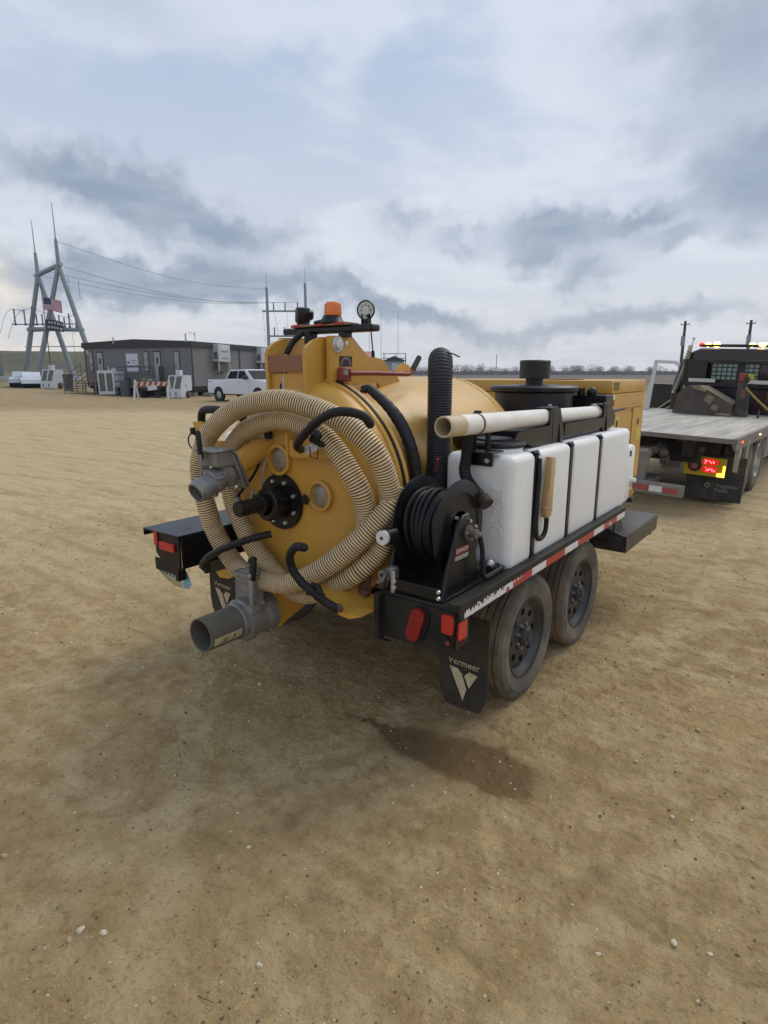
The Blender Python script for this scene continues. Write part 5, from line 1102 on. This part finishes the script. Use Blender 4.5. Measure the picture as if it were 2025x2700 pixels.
clutter('water_jug', 'white water jug standing at the left end of the walkway', 'jug', (-6.15, -.9, 1.75), (.22, .22, .35), mat('white_jug', 'c9c9c4', .4), .05)
clutter('folded_chair', 'dark folded chair leaning on the walkway rail by the right window', 'chair', (-2.0, -.75, 1.0), (.5, .2, 1.5), mat('dark_canvas', '3b3a38', .8), .08)
clutter('yellow_bin', 'small yellow bin on the walkway near the office door', 'bin', (-3.45, -.8, 1.0), (.4, .3, .6), mat('dull_yellow_bin', 'a3935c', .6))
clutter('white_carton', 'white carton on the walkway beside the small yellow bin', 'carton', (-2.85, -.8, 1.0), (.55, .3, .55), mat('white_carton', 'aeb0ae', .7))
# timber stairs
sr = thing('timber_stairs', 'weathered timber stairs with handrail at the left end of the office', 'stairs', site(-23.1, 47.3), BD.rotation_euler.z)
for k in range(5): b = MB(); b.bb(-1.4+.25*k, -.9+.25*k, -.6, .6, .17+.19*k, .22+.19*k); b.obj('step', WOOD, sr)
b = MB()
for yy in (-.62, .6): b.bb(-1.5, -1.44, yy, yy+.05, 0, 1.2); b.bb(.3, .36, yy, yy+.05, 0, 2.3); b.tube([(-1.47, yy+.02, 1.15), (.33, yy+.02, 2.25)], .04, 4); b.tube([(-1.47, yy+.02, .7), (.33, yy+.02, 1.8)], .03, 4)
b.obj('handrail', WOOD, sr); b = MB(); b.bb(-.4, 1.6, -.6, 1.9, .93, 1.0); b.bb(1.5, 1.58, -.6, -.52, 0, .93); b.bb(.5, .58, -.6, -.52, 0, .93); b.obj('landing', WOOD, sr)
# spot coolers
WC = mat('white_cooler_paint', 'c3c6cb', .45, var=.05, dust=.15); GRL = mat('grey_grille', '5c5f58', .7, var=.2)
def spot_cooler(label, r, d, rz, mirror=1, slope=False, sc=1.0):
    t = thing('spot_cooler', label, 'air cooler', site(r, d), YAW+rz, 'white air coolers parked by the office')
    t.scale = (sc, sc, sc)
    b = MB(); w = 1.25
    prof = [(0, .06), (0, .62), (.42, 1.62), (1.35, 1.62), (1.35, .55), (.95, .50), (.95, .06)] if slope else [(0, .08), (0, 1.72), (.02, 1.74), (1.35, 1.66), (1.35, .62), (.42, .58), (.42, .08)]
    b.prism([(y, z) for y, z in prof], 'x', -w/2, w/2); b.bb(-.1, .25, .5, .9, 1.62, 1.98, .02) if slope else b.bb(.1, .5, .25, .6, 1.70, 2.02, .02); b.obj('housing', WC, t)
    b = MB()
    for s_ in (-1, 1):
        x0 = s_*.29-.22
        if slope: b.raw([(x0, -.006+.42*.05, .62+.05), (x0+.44, -.006+.42*.05, .67), (x0+.44, .38, 1.545), (x0, .38, 1.545)], [[0, 1, 2, 3]])
        else: b.bb(x0, x0+.44, -.008, -.002, .30, 1.55)
    b.obj('grille', GRL, t)
    for s_ in (-1, 1): b = MB(); b.lathe([(0, .10), (.16, .10), (.26, .07), (.26, -.07), (0, -.07)], (s_*(w/2+.02) if slope else s_*.5, .80 if slope else 1.0, .26), 'x', 20); b.obj('wheel', mat('dark_cart_tyre', '2a2826', .8, dust=.3), t)
    if slope:
        b = MB(); b.lathe([(0, .125), (.13, .125)], (w/2+.02, .80, .26), 'x', 16); b.obj('hub_plate', mat('muddy_hub', '6a5c4a', .7), t)
        
        for x_ in (-.42, .12): b = MB(); b.bb(x_, x_+.10, -.008, -.002, .18, .45); b.obj('slot', mat('grey_slot', '4e5052', .6), t)
    else: b = MB(); b.m(0).bb(.1, .55, .45, .80, .08, .30, .01); b.obj('step_tray', WC, t)
    return t, w
tc, w = spot_cooler('white air cooler on a cart with letters I C, tall flat grille front', -20.75, 45.7, R(-8), sc=1.05)
PR = mat('dark_maroon_print', '3c2228', .5)
text('I', .34, PR, tc, face((w/2+.003, .72, 1.42), (0, 1, 0), (0, 0, 1))); text('C', .34, PR, tc, face((w/2+.003, .72, .98), (0, 1, 0), (0, 0, 1)))
tc, w = spot_cooler('white air cooler with sloping grilles behind the striped barricade', -14.85, 43.1, R(-17), slope=True, sc=.98)
text('I', .30, PR, tc, face((w/2+.003, .62, 1.35), (0, 1, 0), (0, 0, 1))); text('D', .30, PR, tc, face((w/2+.003, .62, .86), (0, 1, 0), (0, 0, 1)))
tc, w = spot_cooler('white air cooler farthest left, with two dark slanted openings', -29.2, 53.0, R(-12), slope=True, sc=1.02)
# waste bin, pallets, crate
b = MB(); b.lathe([(0, 0), (.30, 0), (.36, 1.1), (.38, 1.12), (.34, 1.16), (0, 1.16)], (0, 0, 0), 'z', 18); o = b.obj('waste_bin', mat('blue_grey_bin', '4c525c', .6, var=.1), label='blue-grey round waste bin between the two white air coolers', cat='waste bin'); o.location = site(-19.15, 45.2)
b = MB(); b.lathe([(0, 0), (.34, 0), (.42, 1.3), (.44, 1.34), (0, 1.36)], (0, 0, 0), 'z', 14); o = b.obj('waste_bin', mat('blue_grey_bin', '4c525c'), label='blue-grey bin right of the farthest left air cooler', cat='waste bin'); o.location = site(-26.6, 51.6)
b = MB()
for x in (-.5, .5): b.bb(x-.06, x+.06, -.5, .5, .0, .5, .01)
b.bb(-.7, .7, -.55, .5, .5, .62, .02); o = b.obj('black_skid', mat('black_skid', '1f1f20', .7), label='low black equipment skid under the office behind the barricade', cat='skid'); o.location = site(-16.9, 44.2); o.rotation_euler = (0, 0, YAW)
clutter('concrete_block', 'grey concrete block beside the white pickup rear wheel', 'concrete block', (.75, .6, 0), (.7, .5, .62), mat('concrete_block', '7b7974'))
# barricade
bc = thing('barricade', 'red and white striped barricade on white legs in front of the office', 'barricade', site(-15.35, 40.5), YAW)
for x in (-1.12, 1.12):
    b = MB()
    for s_ in (-1, 1): b.raw([(x-.06, s_*.38-.03, 0), (x+.06, s_*.38-.03, 0), (x+.06, s_*.38+.03, 0), (x-.06, s_*.38+.03, 0), (x-.05, -.03, 1.32), (x+.05, -.03, 1.32), (x+.05, .03, 1.32), (x-.05, .03, 1.32)], [[0, 1, 2, 3], [4, 5, 6, 7], [0, 1, 5, 4], [1, 2, 6, 5], [2, 3, 7, 6], [3, 0, 4, 7]])
    b.obj('leg', mat('white_plastic_leg', 'c6c6c2', .5, dust=.2), bc)
b = MB(); b.bb(-1.05, 1.15, -.055, -.035, .92, 1.20, .004); bo = b.obj('board', mat('white_board', 'c9c2b8', .5), bc); b = MB()
for k in range(6): x = -1.0+.37*k; b.prism([(x, .921), (x+.19, .921), (x+.31, 1.199), (x+.12, 1.199)], 'y', -.0605, -.0555)
b.obj('stripe', mat('brick_red_stripe', '9a4030', .5), bo)
b = MB(); b.box((.02, -.09, .80), (.62, .012, .30), .0, (0, -.12, 0)); b.obj('hung_sign', mat('white_sign', 'c9cbd6'), bc)
# white pickup
PK = thing('pickup_truck', 'white crew cab pickup truck parked in front of the office', 'pickup', site(-8.5, 38.6), YAW+R(-38))   # local +x = its nose
PW = mat('white_car_paint', 'd3d7de', .25, var=.02, coat=.4, dust=.08); CG = mat('car_glass', '14171c', .3, var=.1, spec=.06); CT = mat('car_tyre', '1a1a1b', .8)
b = MB(); prof = [(-2.92, .62), (-2.95, 1.10), (-2.88, 1.26), (-1.15, 1.27), (-1.05, 1.28), (-.86, 1.86), (-.70, 1.93), (.70, 1.94), (.92, 1.90), (1.42, 1.36), (2.55, 1.22), (2.85, 1.12), (2.92, .95), (2.92, .50), (2.4, .48), (-2.4, .50)]
def arch(cx): return [(cx+.50*math.cos(a), .42+.48*math.sin(a)) for a in np.linspace(math.pi-.15, .15, 9)]
body = [(-2.92, .55), (-2.97, 1.15), (-2.90, 1.36), (-1.12, 1.37), (1.36, 1.40), (2.50, 1.34), (2.80, 1.24), (2.93, 1.0), (2.93, .55)]+arch(1.95)[::-1]+arch(-1.85)[::-1]
b.prism(body, 'y', -.98, .98); bmesh.ops.bevel(b.bm, geom=[e_ for e_ in b.bm.edges if abs(e_.verts[0].co.y-e_.verts[1].co.y) < .01 and min(e_.verts[0].co.z, e_.verts[1].co.z) > 1.1], offset=.06, segments=2, profile=.5, affect='EDGES')
pb = b.obj('body', PW, PK)
b = MB()
for x in (-1.85, 1.95):
    for sy in (-1, 1): b.lathe([(.495, sy*.985), (.40, sy*.985)], (x, 0, .44), 'y', 28)
b.bb(-2.85, 2.85, -.82, .82, .42, .58); b.obj('wheel_arch', mat('black_arch', '0e0e10', .8), PK)
def cw(z): return .95-.20*(z-1.38)/.60
b = MB(); cabp = [(-1.10, 1.365), (-.92, 1.88), (-.74, 1.97), (.52, 1.99), (.76, 1.93), (1.46, 1.395)]
b.grid([[(x, sy*cw(z), z) for x, z in cabp] for sy in (-1, 1)])
for sy in (-1, 1): b.raw([(x, sy*cw(z), z) for x, z in cabp], [list(range(len(cabp)))])
b.obj('cab', PW, PK)
b = MB()
for sy in (-1, 1):
    for q in ([(-.98, 1.42), (-.80, 1.87), (-.02, 1.90), (-.02, 1.43)], [(.05, 1.43), (.05, 1.90), (.54, 1.90), (1.02, 1.52), (1.06, 1.43)]): b.raw([(x, sy*(cw(z)+.012), z) for x, z in q], [list(range(len(q)))])
b.raw([(.81, -.73, 1.925), (.81, .73, 1.925), (1.475, .88, 1.42), (1.475, -.88, 1.42)], [[0, 1, 2, 3]])
b.obj('window', CG, PK)
b = MB()
for sy in (-1, 1): b.m(0).box((.98, sy*1.12, 1.50), (.15, .24, .26), .03)
b.obj('mirror', [mat('dark_mirror', '2b2d30', .4)], PK)
for x, y in ((-1.85, -.86), (-1.85, .86), (1.95, -.86), (1.95, .86)):
    b = MB(); b.lathe([(.24, -.12), (.36, -.13), (.41, -.10), (.41, .10), (.36, .13), (.24, .12)], (x, y, .41), 'y', 28); w_ = b.obj('wheel', CT, PK)
    b = MB(); sg_ = -1 if y < 0 else 1; b.lathe([(.25, .09*sg_), (.22, .11*sg_), (.06, .10*sg_), (0, .11*sg_)], (x, y, .41), 'y', 20)
    for k in range(6): a = 2*math.pi*k/6; b.box((x+.14*math.cos(a), y+.11*sg_, .41+.14*math.sin(a)), (.18, .02, .05), .005, (0, -a, 0))
    b.obj('rim', mat('silver_rim', 'aeb1b4', .35, metal=.5), w_)
b = MB(); b.m(0).bb(-2.985, -2.90, -.985, -.80, .95, 1.28, .01); b.bb(-2.985, -2.90, .80, .985, .95, 1.28, .01); b.obj('tail_lamp', mat('dark_lamp', '241f22', .3), PK)
b = MB(); b.m(0).bb(2.90, 2.96, -.66, .66, .78, 1.16, .02); b.m(1).bb(2.84, 2.95, -.97, -.67, .92, 1.16, .03); b.bb(2.84, 2.95, .67, .97, .92, 1.16, .03); b.m(2).bb(2.88, 3.02, -.94, .94, .48, .74, .03); b.obj('grille', [mat('grey_car_grille', '6b6d70', .4), mat('headlamp', 'b8bec4', .15), PW], PK)
b = MB()
for sy in (-1, 1):
    for x in (-.78, .22): b.bb(x, x+.18, sy*.975, sy*.995, 1.22, 1.25, .004)
    for x in (-1.05, .05, 1.22): b.bb(x-.006, x+.006, sy*.979, sy*.982, .58, 1.33)
    b.bb(-2.85, -2.4, sy*.979, sy*.982, 1.18, 1.24)
b.obj('door_seam', mat('grey_seam', '8b9097', .5), PK)
# saloon cars far left, seen low behind the ground swell
def car(r, d, rz, label, col):
    t = thing('parked_car', label, 'car', site(r, d), YAW+rz, 'cars parked far beyond the office'); m_ = mat('car_'+col, col, .3, coat=.4)
    b = MB(); b.prism([(-2.2, .35), (-2.25, .8), (-1.6, .95), (1.0, .92), (2.1, .75), (2.25, .4)], 'y', -.85, .85); b.prism([(-1.5, .94), (-.9, 1.38), (.3, 1.40), (1.05, .92)], 'y', -.72, .72); b.obj('body', m_, t)
    b = MB(); b.prism([(-1.3, .97), (-.85, 1.32), (.25, 1.34), (.85, .95)], 'y', -.73, .73); b.obj('window', CG, t)
    b = MB()
    for x in (-1.4, 1.4): b.lathe([(0, -.9), (.32, -.9), (.32, .9), (0, .9)], (x, 0, .32), 'y', 16)
    b.obj('wheel', CT, t)
car(-33.9, 57.5, R(-66), 'silver car parked farthest left, behind the open yard', 'a9aeb4'); car(-32.3, 56.2, R(-60), 'white car parked beside the farthest left air cooler', 'c8ccd0')

# ================================================================ SUBSTATION
GALV = mat('galvanised_steel', '8b949a', .55, metal=.25, var=.08, vscale=.4); INS = mat('grey_insulator', '5f686c', .5)
def sp(r, d, z): return site(r, d, z)
A = thing('transmission_tower', 'grey A-frame steel substation tower with two tall lightning masts', 'steel tower', site(-41, 75))
A['wx'] = 1
b = MB()
def leg(bb_, a, c_, r0, r1, n=10): bb_.cyl(a, c_, r0, r1, n)
JL = sp(-41.6, 76.5, 13.4); JR = sp(-37.7, 74, 14.1)
for a, c_ in ((JL, sp(-45.1, 76.5, 0)), (JL, sp(-38.3, 76.5, 0)), (JR, sp(-42.2, 74, 0)), (JR, sp(-34.2, 74, 0))):
    b = MB(); leg(b, a, c_, .25, .33); b.obj('leg', GALV, A)
b = MB(); leg(b, JL+(JL-JR)*.1, JR+(JR-JL)*.1, .26, .26); b.obj('top_beam', GALV, A)
for J, hm, ht in ((JL, 15.9, 19.5), (JR, 16.9, 20.8)):
    b = MB(); leg(b, J, Vector((J.x, J.y, hm)), .24, .17); leg(b, Vector((J.x, J.y, hm)), Vector((J.x, J.y, ht)), .07, .03, 6); b.obj('lightning_mast', GALV, A)
b = MB(); leg(b, sp(-43.6, 76.5, 7.1), sp(-39.5, 76.0, 7.2), .28, .28); leg(b, sp(-40.8, 74, 7.0), sp(-35.6, 74, 6.9), .22, .22); leg(b, sp(-45.4, 76.3, 7.7), sp(-35.8, 74, 7.6), .07, .07, 6)
leg(b, sp(-44.2, 76.4, 5.1), sp(-35.5, 74, 5.0), .05, .05, 6); b.obj('cross_beam', GALV, A)
for r_, z0_, h_ in ((-44.3, 7.5, 1.9), (-43.1, 7.5, 1.8), (-42.1, 7.5, 2.2), (-41.7, 7.5, 1.3), (-41.0, 7.5, 1.3), (-39.0, 7.2, 1.5), (-38.4, 7.2, 1.2), (-37.8, 7.2, 1.7), (-37.0, 7.2, 1.2)):
    b = MB(); c0 = sp(r_, 75.2, z0_); prof = []
    for k in range(7): prof += [(.05, k*h_/7), (.12, (k+.5)*h_/7)]
    b.lathe([(.0, 0), (.16, 0), (.16, .22)]+[(r2, .25+h*.85) for r2, h in prof]+[(.05, h_), (0, h_)], c0, 'z', 8); b.obj('insulator', INS, A)
b = MB()
for r0, z0_, r1, z1_, s_ in ((-44.3, 9.4, -46.3, 6.6, .8), (-43.1, 9.3, -45.4, 6.0, .7), (-44.3, 9.35, -42.1, 9.6, -.2), (-42.1, 9.6, -39.6, 8.8, -.2), (-39.0, 8.7, -36.9, 9.0, -.4), (-37.8, 8.9, -37.3, 6.5, .1)):
    a, c_ = sp(r0, 75.2, z0_), sp(r1, 75.2, z1_); b.tube([a.lerp(c_, t)+Vector((0, 0, s_*math.sin(math.pi*t))) for t in np.linspace(0, 1, 8)], .025, 4)
b.tube([sp(-37.3, 75, 13), sp(-37.2, 75, 10.2)], .025, 4); b.tube([sp(-36.1, 75, 12.7), sp(-36.1, 75, 10.4)], .03, 4); b.tube([sp(-37.5, 75, 7), sp(-37.4, 75, 0)], .02, 4)
b.obj('jumper_cable', INS, A)
H = thing('h_frame_tower', 'grey H-frame steel structure with two lightning masts beyond the office', 'steel tower', site(-17, 112)); H['wx'] = 1
for r_, hm, ht in ((-20.4, 16.4, 18.9), (-13.7, 17.1, 19.8)):
    b = MB(); leg(b, sp(r_, 110, 0), sp(r_, 110, hm), .34, .22); leg(b, sp(r_, 110, hm), sp(r_, 110, ht), .05, .03, 6); b.obj('post', GALV, H)
for z_ in (12.5, 8.3):
    b = MB(); leg(b, sp(-21.3 if z_ > 10 else -20.4, 110, z_), sp(-13.6, 110, z_), .15, .15, 8); b.obj('cross_beam', GALV, H)
for z_, rs in ((12.5, (-19.3, -17.3, -15.1)), (8.3, (-19.3, -17.5))):
    for r_ in rs: b = MB(); leg(b, sp(r_, 110, z_), sp(r_, 110, z_+1.5), .12, .10, 8); b.obj('insulator', INS, H)
b = MB()
for r0, z0_, r1, z1_ in ((-19.2, 12.4, -18.7, 8.4), (-17.0, 12.4, -17.0, 5), (-21.2, 12.4, -20.9, 7), (-18.7, 8.4, -18.8, 5)): b.tube([sp(r0, 110, z0_), sp(r1, 110, z1_)], .03, 4)
b.obj('jumper_cable', INS, H)
# wires from tower to tower
for k, (a, c_) in enumerate(((JR+Vector((0, 0, 2.6)), sp(-20.4, 110, 16.2)), (JR, sp(-19.3, 110, 14.0)), (JL, sp(-17.3, 110, 14.0)), (sp(-39.6, 75.2, 13.6), sp(-15.1, 110, 14.0)))):
    b = MB(); b.tube([a.lerp(c_, t)+Vector((0, 0, -1.4*math.sin(math.pi*t))) for t in np.linspace(0, 1, 24)], .022, 4); b.obj('power_line', INS, label='thin power line strung between the two steel substation towers', cat='power line', group='power lines between the towers')
# flag pole with two flags
fp = thing('flag_pole', 'dark flag pole standing in front of the A-frame tower', 'flag pole', site(-39.5, 73)); b = MB(); b.cyl((0, 0, 0), (0, 0, 10.6), .06, .045, 8); b.obj('pole', mat('dark_pole', '35383c', .5), fp)
def flag(z0_, h, w_, label, fn, mats, name, dx):
    b = MB(); nx_, nz = 16, 13; base = site(-39.45, 72.95, 0)
    def P_(i, j): u = i/nx_; v = j/nz; return base+RT*(.05+w_*u*(1-.05*u))+FW*(.18*math.sin(u*7+v*1.5)*u)+Vector((0, 0, z0_+h*v-dx*u*u+.05*math.sin(u*6)*u))
    for i in range(nx_):
        for j in range(nz): b.m(fn(i, j)).raw([P_(i, j), P_(i+1, j), P_(i+1, j+1), P_(i, j+1)], [[0, 1, 2, 3]])
    bmesh.ops.remove_doubles(b.bm, verts=b.bm.verts, dist=.0005); o = b.obj(name, mats, label=label, cat='flag'); return o
fr_ = mat('flag_red', 'a84f5c', .7, var=.1); fw_ = mat('flag_white', 'c9bcc4', .7, var=.05); fb_ = mat('flag_blue', '343a63', .7, var=.1)
flag(9.05, 1.35, 2.1, 'striped flag with a dark blue corner flying from the flag pole', lambda i, j: 2 if (i < 7 and j > 5) else (0 if j % 2 == 0 else 1), [fr_, fw_, fb_], 'striped_flag', .35)
bf = mat('black_flag', '26262b', .7); wf = mat('flag_print_white', 'a9a9b2', .7)
flag(6.85, 1.15, 2.0, 'black flag with two rows of white lettering below the striped flag', lambda i, j: 1 if ((j in (2, 3, 4, 8, 9, 10)) and 1 <= i <= 14 and (i*7+j//6*5) % 3 != 0) else 0, [bf, wf], 'lettered_flag', .25)
# chain-link fence with white barrier boards
FN = thing('chain_link_fence', 'grey wire fence around the substation at the far left', 'fence', site(-38, 70)); FN['wx'] = 1
for k in range(14): r_ = -52+1.9*k; b = MB(); b.cyl(sp(r_, 70, .5), sp(r_, 70, 3.1), .045, n=6); b.obj('fence_post', GALV, FN)
b = MB()
for k in range(84): r_ = -52+.3*k; b.tube([sp(r_, 70, 1.1), sp(r_+.3, 70, 2.0), sp(r_, 70, 2.95)], .012, 3); b.tube([sp(r_+.3, 70, 1.1), sp(r_, 70, 2.0), sp(r_+.3, 70, 2.95)], .012, 3)
b.tube([sp(-52, 70, 3.0), sp(-27, 70, 3.0)], .03, 4); o = b.obj('wire_mesh', GALV, FN); o['kind'] = 'stuff'
for k in range(5): b = MB(); b.bb(-1.1, 1.1, -.05, .05, .02, .5, .02); o = b.obj('barrier_board', mat('white_barrier', 'b9babb', .6, dust=.3), label='white barrier board along the foot of the wire fence', cat='barrier', group='white barrier boards by the fence'); o.location = site(-44.2+2.25*k, 69); o.rotation_euler = (0, 0, YAW)
fl2 = thing('flood_light', 'dark floodlight post at the far left edge of the photo', 'lamp post', site(-45.5, 72)); b = MB(); b.cyl((0, 0, 0), (0, 0, 5.4), .16, .13, 8); b.ball((0, 0, 5.6), .34, 1, (1, 1, .7)); b.box((-.3, 0, 5.9), (.3, .2, .3), .05); b.box((.28, 0, 5.95), (.3, .2, .25), .05); b.obj('post', INS, fl2)
b = MB(); b.bb(-2.6, 1.2, -.8, .8, 0, 3.1, .05); b.bb(-2.4, -1.4, -.5, .5, 3.1, 4.2, .05); o = b.obj('transformer', mat('transformer_grey', '747b80', .6), label='grey transformer cabinet cut by the left edge of the photo', cat='transformer'); o.location = site(-47.2, 74)
# buildings and gantry seen between trailer plates, far off
fb = thing('far_shed', 'small pale shed with a dark roof far behind the tank hinge', 'shed', site(1.3, 80), YAW); b = MB(); b.bb(-1.2, 1.3, 0, 4, 0, 3.2); b.obj('wall', mat('pale_shed', '8f9698', .7), fb); b = MB(); b.prism([(-1.4, 3.1), (0, 3.7), (1.6, 3.1)], 'y', -.2, 4.2); b.obj('roof', FASC, fb); b = MB(); b.bb(-.3, .6, -.02, 0, 1.9, 2.8); b.obj('window', mat('pale_pane', 'b9c4c4', .3), fb)
gn = thing('far_gantry', 'thin steel gantry with lightning rods far behind the tank hinge', 'steel tower', site(1.5, 84)); gn['wx'] = 1; b = MB()
for r_ in (.0, 1.6, 2.95): b.cyl(sp(r_, 84, 0), sp(r_, 84, 4.55), .07, n=6)
for z_ in (4.5, 3.9): b.cyl(sp(-.2, 84, z_), sp(3.0, 84, z_), .05, n=6)
for r_ in (-2.0, -.4, 1.9): b.cyl(sp(r_, 84, 4), sp(r_, 84, 10), .035, .02, 5)
b.obj('frame', GALV, gn)
# wooden utility poles
UP = mat('utility_pole_wood', '4a443e', .9, var=.2)
for r_, d_2, h, lb in ((28.9, 60, 6.5, 'wooden utility pole with transformer, the left one behind the tow truck'), (35.2, 60, 6.6, 'wooden utility pole with transformer, the right one behind the tow truck')):
    u = thing('utility_pole', lb, 'utility pole', site(r_, d_2)); b = MB(); b.cyl((0, 0, 0), (0, 0, h), .17, .12, 8); b.obj('pole', UP, u); b = MB(); b.cyl((.0, -.25, h-2.3), (.0, -.25, h-1.4), .2, n=10); b.obj('can', GALV, u); b = MB(); b.bb(-.38, .38, -.04, .04, h-.36, h-.29); b.box((-.36, 0, h-.24), (.07, .07, .12), .02); b.box((.36, 0, h-.24), (.07, .07, .12), .02); b.obj('cross_arm', UP, u)
u = thing('utility_pole', 'slim pale pole standing alone in the far field', 'utility pole', site(21.8, 120)); b = MB(); b.cyl((0, 0, 0), (.1, 0, 5.0), .10, .07, 6); b.obj('pole', mat('pale_pole', 'a5a098', .8), u)
# ================================================================ far bare winter trees
BARK = mat('winter_bark', '76716f', .95, var=.2); TWG = mat('winter_twigs', '76716d', .95, var=.25, vscale=.6)
tree_me = []
for k in range(6):
    rnd = random.Random(40+k); b = MB(); H_ = 1.0
    b.tube([(0, 0, -.05), (rnd.uniform(-.02, .02), 0, .25), (rnd.uniform(-.04, .04), 0, .5)], [.03, .024, .015], 6); tk = b.mesh('trunk', BARK)
    b = MB()
    for q in range(260):
        t = rnd.random(); a = rnd.uniform(0, 6.28); rr_2 = rnd.random()**.6*(.46-.25*abs(t-.35)); z = .22+.78*t*(1-.25*(rr_2/.46)**2)
        c_ = Vector((rr_2*math.cos(a)*1.15, rr_2*math.sin(a), z)); dirn = Vector((math.cos(a)*.6+rnd.uniform(-.4, .4), math.sin(a)*.6+rnd.uniform(-.4, .4), rnd.uniform(.2, 1))).normalized()*rnd.uniform(.05, .13); sd_ = dirn.cross(Vector((rnd.uniform(-1, 1), rnd.uniform(-1, 1), rnd.uniform(-1, 1)))).normalized()*.011
        b.raw([c_-sd_, c_+sd_, c_+dirn+sd_*.3], [[0, 1, 2]])
        if q % 3 == 0: b.raw([c_-sd_*2.5, c_+sd_*2.5+dirn*.2, c_+dirn*.6+sd_*2], [[0, 1, 2]])
    for q in range(9): a = 2.4*q; b.tube([(0, 0, .3+.03*q), (.22*math.cos(a), .22*math.sin(a), .55+.04*q)], [.012, .004], 4)
    tree_me.append((tk, b.mesh('crown', TWG)))
rnd = random.Random(77); nt_ = 0
for k in range(150):
    r_ = -30+k*1.62+rnd.uniform(-1.2, 1.2) if k < 110 else 148+ (k-110)*3.0
    d_2 = 330+rnd.uniform(-25, 60); 
    hh = rnd.uniform(3.6, 6.0)*(1 if r_ < 150 else .75)*(.75+.5*float(vnoise(r_, 3, 22, 2)+.5))
    t = thing('bare_tree', 'bare winter tree in the far tree line across the fields', 'tree', site(r_, d_2), rnd.uniform(0, 6), 'bare trees on the far tree line'); t.location.z = .75; t.scale = (hh*1.15, hh*1.15, hh)
    for nm, me in zip(('trunk', 'crown'), tree_me[k % 6]): o = bpy.data.objects.new(nm, me); COL.objects.link(o); o.parent = t
b = MB(); rnd = random.Random(9)
for k in range(4200):
    r_ = rnd.uniform(-40, 290); d_2 = rnd.uniform(345, 400); h = rnd.uniform(1.2, 2.9); p_ = site(r_, d_2, .6); a = rnd.uniform(-.5, .5); w_ = rnd.uniform(.3, 1.3)
    b.raw([p_-RT*w_, p_+RT*w_+FW*a, p_+RT*w_*.5+Vector((0, 0, h))+FW*a, p_-RT*w_*.6+Vector((0, 0, h*.8))], [[0, 1, 2, 3]])
b.obj('undergrowth', TWG, kind='stuff')
# ================================================================ thin winter haze over the flat country
b = MB(); c_ = site(0, 0, 0); b.box((c_.x, c_.y, 24), (1530, 1530, 52.4)); hz = b.obj('haze', [], kind='stuff', smooth=False)
m = bpy.data.materials.new('haze_air'); m.use_nodes = True; nt = m.node_tree; N = nt.nodes; L = nt.links; N.clear()
v = nd('ShaderNodeVolumePrincipled'); v.inputs['Color'].default_value = (.80, .86, .95, 1); v.inputs['Density'].default_value = .00045; v.inputs['Anisotropy'].default_value = .2
o_ = nd('ShaderNodeOutputMaterial'); lk(v.outputs[0], o_.inputs['Volume']); hz.data.materials.clear(); hz.data.materials.append(m)
